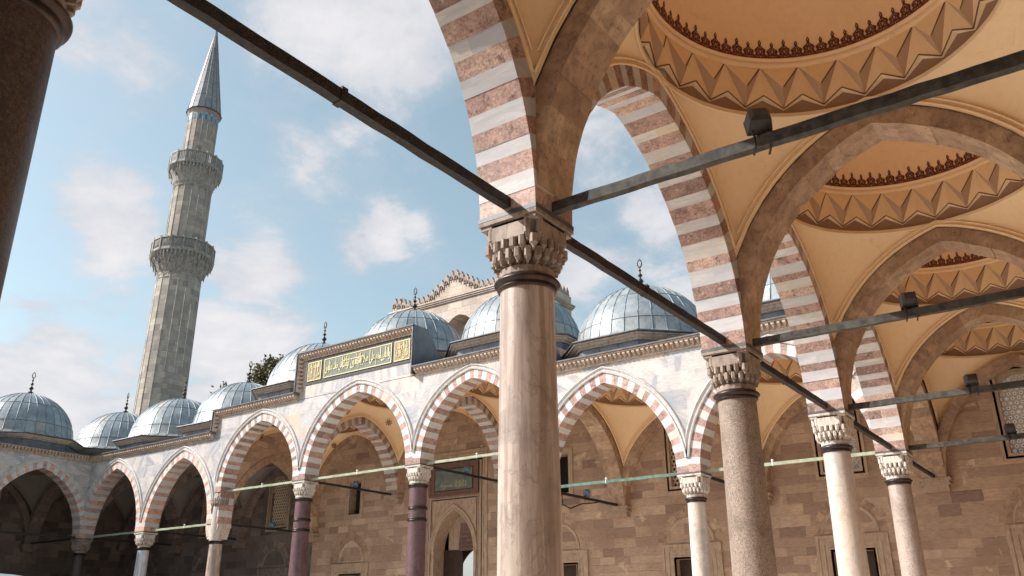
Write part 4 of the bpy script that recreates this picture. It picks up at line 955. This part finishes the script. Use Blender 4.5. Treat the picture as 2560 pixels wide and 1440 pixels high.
mb.face([(X0,YP+.76,-.05),(xp+1.9,YP+.76,-.05),(xp+1.9,Y2,-.05),(X0,Y2,-.05)])
mb.face([(X0,YP+.76,-5),(X0,YP+.76,-.05),(X0,Y2,-.05),(X0,Y2,-5)]); mb.face([(xp+1.9,YP+.76,-5),(xp+1.9,YP+.76,-.05),(xp+1.9,Y2,-.05),(xp+1.9,Y2,-5)])
cx=xp+.02
P=[(cx+x,z) for x,z in P]
for (xa,za),(xb,zb) in zip(P,P[1:]): mb.face([(xa,Y2,za),(xb,Y2,zb),(xb,Y2,-.05),(xa,Y2,-.05)])
mb.face([(X0,Y2,-5),(cx-.95,Y2,-5),(cx-.95,Y2,-.05),(X0,Y2,-.05)]); mb.face([(xp+1.9,Y2,-5),(cx+.95,Y2,-5),(cx+.95,Y2,-.05),(xp+1.9,Y2,-.05)])
mb.build('passage',M['browntrim'],po)

# ------------------------------------------------------------------ gate tower with cresting behind the arcade
gt=thing('gate_tower','weathered stone gate block with a stepped cresting, rising behind the highest dome','tower',(-20,DEP+2.4,-5))
X0,X1,Y0,Y1=-24.0,-16.0,DEP+.02,10.1
mb=MB(); n=20; zsn,hn,an_=9.3,1.2,1.05; P=[(-19.62+x,z) for x,z in (arcp(an_,hn,zsn,0,i/n) for i in range(n+1))]
for (xa,za),(xb,zb) in zip(P,P[1:]): mb.face([(xa,Y0,za),(xb,Y0,zb),(xb,Y0,11.2),(xa,Y0,11.2)])
mb.face([(X0,Y0,7.3),(P[0][0],Y0,7.3),(P[0][0],Y0,11.2),(X0,Y0,11.2)]); mb.face([(P[-1][0],Y0,7.3),(X1,Y0,7.3),(X1,Y0,11.2),(P[-1][0],Y0,11.2)])
mb.loft([[(P[0][0],Y0,7.3)]+[(x,Y0,z) for x,z in P]+[(P[-1][0],Y0,7.3)],[(P[0][0],Y0+.8,7.3)]+[(x,Y0+.8,z) for x,z in P]+[(P[-1][0],Y0+.8,7.3)]],0,.5,False)
mb.face([(P[0][0],Y0+.8,7.3),(P[-1][0],Y0+.8,7.3),(P[-1][0],Y0+.8,11),(P[0][0],Y0+.8,11)])
mb.box(X0+.002,X1-.002,Y0+.9,Y1,7.0,11.2); mb.face([(X0,Y0,7.3),(X0,Y0+.9,7.3),(X0,Y0+.9,11.2),(X0,Y0,11.2)]); mb.face([(X1,Y0,7.3),(X1,Y0+.9,7.3),(X1,Y0+.9,11.2),(X1,Y0,11.2)])
for zz,d in ((11.2,.0),(11.26,.07),(11.34,.12),(11.42,.16)): mb.box(X0-d+.0,X1+d,Y0-d,Y1+d,zz,zz+.075)
mb.build('masonry',M['gatestone'],gt)
def crest_profile(x):    # top of the plain field below the merlons along the front
    q=abs(x+19.98)
    if q<1.75: return 11.55+ (1.75-q)/1.75*1.05
    if q<3.1: return 11.55
    return 11.65+min(.25,(q-3.1)*.27)
mb=MB(); xs=[X0+.02+(X1-X0-.04)*i/80 for i in range(81)]
for a_,b_ in zip(xs,xs[1:]):
    za,zb=crest_profile(a_),crest_profile(b_)
    bb=mb.pts([(a_,Y0,11.49),(b_,Y0,11.49),(b_,Y0,zb),(a_,Y0,za),(a_,Y0+.35,11.49),(b_,Y0+.35,11.49),(b_,Y0+.35,zb),(a_,Y0+.35,za)])
    for f in ((0,1,2,3),(7,6,5,4),(3,2,6,7)): mb.idx([bb+k for k in f])
for x_ in (X0+.17,X1-.17):
    mb.box(x_-.17,x_+.17,Y0+.352,Y1,11.492,11.95)
mb.build('parapet',M['gatestone'],gt)
def merlon(mb,x,y,z,w,h,ax=0,sx=0):
    """cusped palmette merlon: pointed stone with curled scroll at its foot"""
    sil=[(-.5,0),(-.5,.28),(-.34,.42),(-.40,.58),(-.2,.70),(0,1),(.2,.70),(.40,.58),(.34,.42),(.5,.28),(.5,0)]
    P=[(x+(w*px if ax==0 else 0),y+(w*px if ax else 0),z+h*pz) for px,pz in sil]
    t=.16; d=(0,t,0) if ax==0 else (t,0,0)
    b=mb.pts(P+[(p[0]+d[0],p[1]+d[1],p[2]) for p in P]+[((x if ax==0 else x),(y),z+h*.45),(x+d[0],y+d[1],z+h*.45)]); n=len(P)
    for i in range(n):
        j=(i+1)%n; mb.idx((b+i,b+j,b+n+j,b+n+i)); mb.idx((b+i,b+j,b+2*n)); mb.idx((b+n+i,b+n+j,b+2*n+1))
    if ax==0:
        q=[(x+w*.27*cos(a)-w*.1,y-.03,z+h*.05+h*.30*sin(a)) for a in [k*PI/5-.6 for k in range(8)]]; mb.tube(q,.028,5)
mb=MB(); q=-23.86
while q<-16.05:
    z=crest_profile(q); mid=abs(q+19.98)<.12
    merlon(mb,q,Y0-.04,z-.10,.32,.52 if not mid else .62); q+=.312
for yy in [Y0+.4+.32*i for i in range(13)]:
    merlon(mb,X1-.2,yy,11.90,.32,.55,1); merlon(mb,X0+.05,yy,11.90,.32,.55,1)
mb.build('cresting',M['capbuff'],gt)

# ------------------------------------------------------------------ minaret
mx_,my_=-47.7,8.0
mi_=thing('minaret','tall grey stone minaret with two balconies and a pointed lead cap','minaret',(mx_,my_,-5))
def poly(r,z,n=16,off=.5): return [(mx_+r*cos(2*PI*(k+off)/n),my_+r*sin(2*PI*(k+off)/n),z) for k in range(n)]
mb=MB(); mb.loft([poly(1.66,-5),poly(1.60,8),poly(1.50,20.2)],0); mb.build('lower_shaft',M['minstone'],mi_)
mb=MB(); mb.loft([poly(1.36,20.5),poly(1.355,27.4)],0); mb.build('middle_shaft',M['minstone'],mi_)
mb=MB(); mb.loft([poly(1.12,27.9),poly(1.11,33.4),poly(1.18,33.5),poly(1.26,33.62)],0); mb.build('upper_shaft',M['minstone'],mi_)
mb=MB()      # thin pilaster ribs and blind arches near the tops of the shafts
for r0,z0,r1,z1 in ((1.60,8,1.50,20.0),(1.36,22.2,1.355,27.2),(1.12,29.2,1.11,33.3)):
    for k in range(16):
        a=2*PI*(k+.5)/16; mb.tube([(mx_+(r0)*cos(a),my_+r0*sin(a),z0),(mx_+(r1)*cos(a),my_+r1*sin(a),z1)],.03,4)
        a0=2*PI*(k+.5)/16; a1=a0+2*PI/16; hw=r1*sin(PI/16)*.95; am=(a0+a1)/2; rr=r1*cos(PI/16)+.01
        Q=[(mx_+rr*cos(am)-sin(am)*x,my_+rr*sin(am)+cos(am)*x,z1-.55+z) for x,z in (arcp(hw,hw*1.25,0,0,i/8) for i in range(9))]
        if z1<30: mb.tube(Q,.02,4)
mb.lathe([(1.50,19.45),(1.56,19.5),(1.50,19.55)],16,(mx_,my_),off=.5); mb.lathe([(1.36,26.9),(1.41,26.93),(1.36,26.97)],16,(mx_,my_),off=.5)
mb.build('ribs',M['minstone'],mi_)
def balcony(z,R,rs,holes):
    mb=MB()
    mb.loft([poly(rs-.1,z-.02),poly(R+.02,z-.02),poly(R+.06,z+.05),poly(R,z+.10),poly(rs-.1,z+.10)],0); fl=mb.build('balcony_floor',M['carve'],mi_); fl['org']=tuple(mi_['org'])
    mb=MB(); H=1.05; n=16
    for k in range(n):
        a0=2*PI*(k+.5)/n; a1=2*PI*(k+1.5)/n; p=Vector((mx_+R*.97*cos(a0),my_+R*.97*sin(a0),0)); q=Vector((mx_+R*.97*cos(a1),my_+R*.97*sin(a1),0)); d=(q-p); L=d.length; d.normalize(); nn=Vector((cos((a0+a1)/2),sin((a0+a1)/2),0))
        def seg(s0,s1,z0,z1,t=.05):
            A=p+d*s0; B=p+d*s1; b=mb.pts([tuple(A+nn*(-t)+Vector((0,0,z0))),tuple(B-nn*t+Vector((0,0,z0))),tuple(B+nn*t+Vector((0,0,z0))),tuple(A+nn*t+Vector((0,0,z0))),tuple(A-nn*t+Vector((0,0,z1))),tuple(B-nn*t+Vector((0,0,z1))),tuple(B+nn*t+Vector((0,0,z1))),tuple(A+nn*t+Vector((0,0,z1)))])
            for f in ((0,3,2,1),(4,5,6,7),(0,1,5,4),(1,2,6,5),(2,3,7,6),(3,0,4,7)): mb.idx([b+i for i in f])
        seg(-.05,.05,z+.1,z+H+.08,.08); seg(.05,L-.05,z+.1,z+.26); seg(.05,L-.05,z+H-.10,z+H,.075)
        if holes=='slots':
            m=5
            for i in range(m): s=.05+(L-.1)*(i+.5)/m; seg(s-.035,s+.035,z+.26,z+H-.1)
        else:
            m=6; w=L-.1
            for i in range(-4,m):       # diagonal pierced screen
                for sg in (1,-1):
                    x0=.05+w*i/m; hgt=H-.36; x1=x0+hgt
                    aa,bb_=max(x0,.05),min(x1,L-.05)
                    if bb_<=aa: continue
                    z0_=(aa-x0); z1_=(bb_-x0)
                    if sg<0: z0_,z1_=hgt-z0_,hgt-z1_
                    A=p+d*aa; B=p+d*bb_; mb.tube([(A.x,A.y,z+.26+z0_),(B.x,B.y,z+.26+z1_)],.030,4)
    mb.build('parapet',M['carve'],fl)
    mb=MB(); T4=[(R-.02,z-.02,.34,48),(R-.20,z-.24,.42,40),(R-.42,z-.50,.5,32),(R-.62,z-.82,.5,32)]
    mb.lathe([(rs,z-1.45),(rs+.12,z-1.25),(rs+(R-rs)*.45,z-.75),(rs+(R-rs)*.75,z-.40),(R-.12,z-.05)],32,(mx_,my_),sm=False)
    for ti,(r,zt,h,m) in enumerate(T4):
        for k in range(m):
            a=2*PI*(k+(.5 if ti%2 else 0))/m; ux,uy=cos(a),sin(a); px,py=-uy,ux; w=PI*r/m*.62
            long_=(k%(3 if ti<2 else 2)==0)
            hh=h*(1.0 if not long_ else 1.45)
            def P(o,l,zz): return (mx_+ux*(r+o)+px*l,my_+uy*(r+o)+py*l,zz)
            ring=lambda zz,kk,o:[P(-.22,-w*kk,zz),P(o*.4-.05,-w*kk,zz),P(o,0,zz),P(o*.4-.05,w*kk,zz),P(-.22,w*kk,zz)]
            mb.loft([ring(zt,1,.05),ring(zt-hh*.45,.95,.03),ring(zt-hh*.85,.42,-.05),ring(zt-hh,.15,-.07)],0,random.random(),True,False,True)
            if long_: mb.lathe([(.03,zt-hh),(.045,zt-hh-.05),(.015,zt-hh-.12)],5,(mx_+ux*(r-.10),my_+uy*(r-.10)),sm=False,cap1=True)
    mb.build('stalactite_corbels',M['carve'],fl)
balcony(21.3,2.20,1.45,'lattice'); balcony(28.5,1.93,1.33,'slots')
mb=MB()      # tile windows under the cap
for k in range(16):
    a=2*PI*(k+1)/16; r=1.11*cos(PI/16)+.008; ux,uy=cos(a),sin(a); px,py=-uy,ux
    def ap(w,h,o): return [(mx_+ux*(r+o)+px*x,my_+uy*(r+o)+py*x,zz) for x,zz in [(-w,32.75),(w,32.75)]+[(w*cos(t),32.75+h*.6+h*.4*sin(t)) for t in [PI*j/8 for j in range(9)]]]
    mb.face(ap(.145,.60,0),1); mb.face(ap(.10,.50,.006),0)
mb.build('tile_window',[M['tile'],M['tile2']],mi_)
mb=MB(); mb.loft([poly(1.10,33.62),poly(1.33,33.66),poly(1.34,33.72),poly(1.24,33.74)],0); mb.build('cap_eave',M['darklead'],mi_)
mb=MB(); zs_=[33.74,35.0,36.2,37.4,38.6,39.8,41.0,42.0]
def cr(z): f=(z-33.74)/(42.0-33.74); return 1.24*(1-f)**1.03+.03
for k in range(16):
    for za,zb in zip(zs_,zs_[1:]):
        a0,a1=2*PI*(k+.5)/16,2*PI*(k+1.5)/16; tn=random.random()*.5
        mb.face([(mx_+cr(za)*cos(a0),my_+cr(za)*sin(a0),za),(mx_+cr(za)*cos(a1),my_+cr(za)*sin(a1),za),(mx_+cr(zb)*cos(a1),my_+cr(zb)*sin(a1),zb),(mx_+cr(zb)*cos(a0),my_+cr(zb)*sin(a0),zb)],0,tn)
    mb.tube([(mx_+cr(z)*cos(a0),my_+cr(z)*sin(a0),z) for z in zs_],[.022]*6+[.012,.005],4,1)
for z in zs_[1:-1]: mb.lathe([(cr(z)+.0,z-.02),(cr(z)+.015,z),(cr(z)-.01,z+.02)],16,(mx_,my_),mi=1,off=.5)
mb.build('cap',[M['leadgrey'],M['darklead']],mi_)
mb=MB(); mb.lathe([(.03,41.95),(.10,42.1),(.10,42.2),(.03,42.35),(.07,42.5),(.03,42.62),(.02,42.9)],10,(mx_,my_)); mb.tube([(mx_+.12*sin(a),my_,43.05-.15*cos(a)) for a in [PI*2*k/12 for k in range(2,11)]],.025,5); mb.build('finial',M['gold'],mi_)

# ------------------------------------------------------------------ iron tie rods
def rod(p0,p1,label,mat='iron',h=.065,w=.045,clamps=(),knob=True,org=None,joints=0,mat2=None):
    p0=Vector(p0); p1=Vector(p1); d=(p1-p0); L=d.length; d.normalize(); s=Vector((-d.y,d.x,0)).normalized()
    o=thing('tie_rod',label,'tie rod',tuple((p0+p1)/2),'iron tie rods between the columns')
    mb=MB(); n=max(2,int(L/.22)); rings=[]
    for i in range(n+1):
        c=p0+d*(L*i/n)+Vector((0,0,random.uniform(-.005,.005))); j=random.uniform(-.004,.004)
        rings.append([tuple(c+s*(w+j)+Vector((0,0,h))),tuple(c-s*(w+j)+Vector((0,0,h))),tuple(c-s*(w-j)-Vector((0,0,h))),tuple(c+s*(w-j)-Vector((0,0,h)))])
    mb.loft(rings,0,.5,True,True,True); mb.build('bar',M[mat],o)
    if knob:
        mb=MB()
        for f in knob if isinstance(knob,tuple) else (.52,):
            c=p0+d*(L*f); b=[tuple(c+d*x+s*y+Vector((0,0,z))) for x in (-.035,.035) for y in (-w-.01,w+.01) for z in (-h-.008,h+.022)]
            i=mb.pts(b)
            for q in ((0,1,3,2),(4,6,7,5),(0,4,5,1),(2,3,7,6),(0,2,6,4),(1,5,7,3)): mb.idx([i+k for k in q])
        mb.build('joint',M[mat],o)
    for f in clamps:
        mb=MB(); c=p0+d*(L*f); 
        mb.lathe([(.005,h+.01),(.03,h+.015),(.045,h+.05),(.03,h+.085),(.004,h+.09)],8,(0,0))
        mb.v=[(x+c.x,y+c.y,z+c.z) for x,y,z in mb.v]
        b=[tuple(c+d*x+s*y+Vector((0,0,z))) for x in (-.012,.012) for y in (-w-.006,w+.006) for z in (-h-.006,h+.006)]; i=mb.pts(b)
        for q in ((0,1,3,2),(4,6,7,5),(0,4,5,1),(2,3,7,6),(0,2,6,4),(1,5,7,3)): mb.idx([i+k for k in q])
        mb.build('clamp',M['clamp'],o)
    return o
RZ=.885
nl=['iron tie rod between the corner column and the white column of the right-hand row','iron tie rod between the white and the speckled granite columns','iron tie rod crossing a lead dome, between the speckled and the foreground columns','iron tie rod crossing the sky from the upper left to the foreground column','iron tie rod above the viewer']
for i in range(5): rod((0,NY[i]-.2,RZ),(0,NY[i+1]+.2,RZ),nl[i],knob=(.52,) if i else (.5,),h=.06,w=.05)
xl=['iron tie rod from the corner column to the right-hand wall, lowest of the right-hand rods','iron tie rod from the white marble column towards the right wall, carrying a small floodlight','iron tie rod from the speckled granite column to the right edge, carrying a floodlight','largest iron tie rod, from the foreground column to the upper right edge, carrying a floodlight','iron tie rod from the dark column over the viewer']
for i in range(5): rod((.2,NY[i],RZ-.02),(DEP-HP+.05,NY[i],RZ-.02),xl[i],'ironpale' if i else 'ironpale',knob=False,h=.06,w=.05)
def frod(a,b,z,label,mat,cl=(.5,)): rod((XS[a]+.2,-.0,z),(XS[b]-.2,-.0,z),label,mat,h=.045,w=.04,clamps=cl,knob=False)
frod('E','D',.83,'yellow-green painted tie rod of the far arcade, next to the corner column','greeniron',(.42,)); frod('F','E',.83,'dark green tie rod of the far arcade, right of the foreground column','darkgreeniron',(.45,))
frod('G','F',2.22,'pale painted tie rod of the far arcade right of the portal bay','greeniron'); frod('H','G',2.22,'pale painted tie rod across the portal bay','greeniron',(.48,))
frod('I','H',2.22,'pale painted tie rod left of the portal bay','greeniron'); frod('J','I',.83,'pale painted tie rod below the second arch from the far left corner','greeniron',(.55,)); frod('K','J',.83,'dull painted tie rod below the narrow arch in the far left corner','greeniron',())
for k,z,l in (('D',.83,'dark rod from the corner column to the back wall, holding a floodlight near the column'),('E',.83,'dark rod behind the slender white column'),('F',.83,'dark rod behind the foreground column carrying a floodlight and loose cable'),('G',2.22,'dark rod from the right porphyry column to the wall beside the teal inscription'),('H',2.22,'dark rod from the left porphyry column to the wall'),('I',.83,'dark rod from the two-tier column to the wall below the lattice window'),('J',.83,'dark rod behind the blue-grey column'),('K',.83,'dark rod behind the dark corner column')):
    rod((XS[k],.2,z),(XS[k],DEP-.35,z),l,h=.045,w=.04,knob=False)
rod((XK,-.2,.83),(XK,LY[1]+.2,.83),'dark tie rod of the left wing arcade',h=.045,w=.04,knob=False)
rod((XK-.2,0,.83),(XK-DEP+.4,0,.83),'dark tie rod inside the left wing at the corner column',h=.045,w=.04,knob=False)
mb=MB(); mb.tube([(XS['F'],1.3,.80),(XS['F'],1.35,.45),(XS['F']+.02,1.8,.36),(XS['F']+.02,2.6,.60),(XS['F'],3.6,.74),(XS['F'],4.1,.86),(XS['F'],4.2,.80)],.025,6); c=mb.build('cable',M['iron'],org=(XS['F'],1.3,.8)); tag(c,'loose black cable drooping from the rod beside the foreground column','cable')

# ------------------------------------------------------------------ floodlights
def flood(x,y,z,label,size=.34,mat='lamp',rz=0,tilt=-.5,up=.36):
    o=thing('floodlight',label,'floodlight',(x,y,z),'floodlights fixed on the tie rods',rz=rz,local=True); s=size/2
    mb=MB(); Rm=Matrix.Rotation(tilt,3,'X')
    def P(p): v=Rm@Vector(p); return (v.x,v.y,v.z+up)
    rings=[[P((-s*a,yy,-s*b)),P((s*a,yy,-s*b)),P((s*a,yy,s*b)),P((-s*a,yy,s*b))] for yy,a,b in ((-s*.95,.55,.5),(-s*.6,.85,.8),(s*.5,1,1),(s*.62,1.06,1.06),(s*.72,1.06,1.06))]
    mb.loft(rings,0,.5,True,True,False)
    mb.build('housing',M[mat],o)
    mb=MB(); mb.face([P((-s*.95,s*.66,-s*.95)),P((s*.95,s*.66,-s*.95)),P((s*.95,s*.66,s*.95)),P((-s*.95,s*.66,s*.95))]); mb.build('lens',M['darkglass'],o)
    for sx in (-1,1): mb=MB(); mb.tube([(sx*s*.62,.0,up-s*.7),(sx*s*.62,-.06,.06),(sx*s*.62,-.065,-.07),(sx*s*.62,.05,-.10)],.012,5); mb.build('bracket',M['iron'],o)
    return o
flood(2.75,NY[3],RZ-.02,'large floodlight on the thickest rod below the first painted dome',.235,up=.24,rz=.5,tilt=-.5)
flood(2.82,NY[2],RZ-.02,'floodlight on the second rod, in front of the third painted dome',.235,up=.22,rz=.3,tilt=-.3)
flood(2.8,NY[1],RZ-.02,'floodlight on the third rod, beside the bright lattice window',.235,up=.22,rz=.2,tilt=-.2)
flood(2.8,0,RZ-.02,'floodlight on the lowest right-hand rod, against the lattice window',.235,up=.22,rz=.2)
flood(0,1.5,.83,'dark floodlight on the rod just behind the corner column',.235,up=.12,tilt=.3)
flood(XS['F'],3.0,.83,'blue-grey floodlight on the rod with the drooping cable',.24,'lampblue',up=.22,rz=.6)
flood(XS['G'],2.9,2.22,'blue-grey floodlight in front of the teal inscription',.24,'lampblue',up=.22,rz=.6)
flood(XS['H'],2.9,2.22,'blue-grey floodlight in front of the rectangular dark window',.24,'lampblue',up=.22,rz=.6)
flood(XS['I'],3.0,.83,'blue-grey floodlight at the foot of the lattice window left of the porphyry column',.24,'lampblue',up=.2,rz=.6)

# ------------------------------------------------------------------ painted flowers on the portal bay vault, fountain, trees
ft=thing('fountain','pale domed roof of the ablution fountain peeping in at the bottom left corner','fountain',(-21.5,-12.5,-5))
mb=MB(); fx,fy=-23.0,-12.0
for k in range(8):
    a=PI/8+k*PI/4; mb.lathe([(.16,-5),(.15,-3.25),(.2,-3.15)],12,(fx+2.3*cos(a),fy+2.3*sin(a)))
mb.build('post',M['cap'],ft)
mb=MB(); mb.lathe([(1.9,-5),(1.9,-3.6),(2.0,-3.55),(2.0,-3.45),(0.1,-3.4)],8,(fx,fy),sm=False,off=.5); mb.build('basin',M['cap'],ft)
mb=MB(); mb.lathe([(2.5,-3.15),(2.75,-3.05),(2.75,-2.95)],8,(fx,fy),sm=False,off=.5); mb.build('cornice',M['mould'],ft)
mb=MB(); mb.lathe([(2.8*cos(t),-2.95+.98*sin(t)) for t in [k/10*PI/2 for k in range(11)]],32,(fx,fy)); mb.build('roof',M['lead'],ft)

def tree(x,y,ztop,rad,hgt,label,n,seed):
    rnd=random.Random(seed); o=thing('tree',label,'tree',(x,y,-6.2))
    mb=MB(); mb.tube([(x,y,-6.2),(x+.1,y,ztop-hgt*.8),(x-.1,y+.1,ztop-hgt*.35),(x+.1,y,ztop-.8)],[.4,.3,.18,.04],8)
    br=[]
    for k in range(16):
        z=ztop-hgt*rnd.uniform(.25,.85); a=rnd.uniform(0,2*PI); L=rad*rnd.uniform(.5,1.0); e=(x+L*cos(a),y+L*sin(a),z+L*rnd.uniform(.3,.9)); br.append(e)
        mb.tube([(x,y,z),((x+e[0])/2,(y+e[1])/2,(z+e[2])/2-.1),e],[.10,.06,.02],5)
    mb.build('trunk',M['bark'],o)
    mb=MB(); cl=[]
    for k in range(46):
        for _ in range(20):
            p=Vector((rnd.uniform(-1,1),rnd.uniform(-1,1),rnd.uniform(-1,1)))
            if .35<p.length<1: break
        cl.append((x+p.x*rad,y+p.y*rad,ztop-hgt*.5+p.z*hgt*.5,rnd.uniform(.35,.8)))
    for k in range(n):
        cx_,cy_,cz_,cr_=cl[rnd.randrange(len(cl))]; p=Vector((rnd.gauss(0,.5),rnd.gauss(0,.5),rnd.gauss(0,.5)))*cr_
        c=Vector((cx_,cy_,cz_))+p; a=Vector((rnd.gauss(0,1),rnd.gauss(0,1),rnd.gauss(0,1))).normalized(); b=a.cross(Vector((rnd.gauss(0,1),rnd.gauss(0,1),rnd.gauss(0,1)))).normalized(); s=rnd.uniform(.10,.2)
        mb.face([tuple(c-a*s),tuple(c+b*s*.5),tuple(c+a*s),tuple(c-b*s*.5)],0,rnd.random()**1.5)
    mb.build('crown',M['leaf'],o); return o
tree(-48.0,17.5,16.6,1.6,4.2,'dark green tree top between the finial and the dome left of the calligraphy panel',5200,3)
tree(-53.6,17.5,14.6,1.0,2.6,'small tree top peeping over the domes left of the larger tree',2200,5)
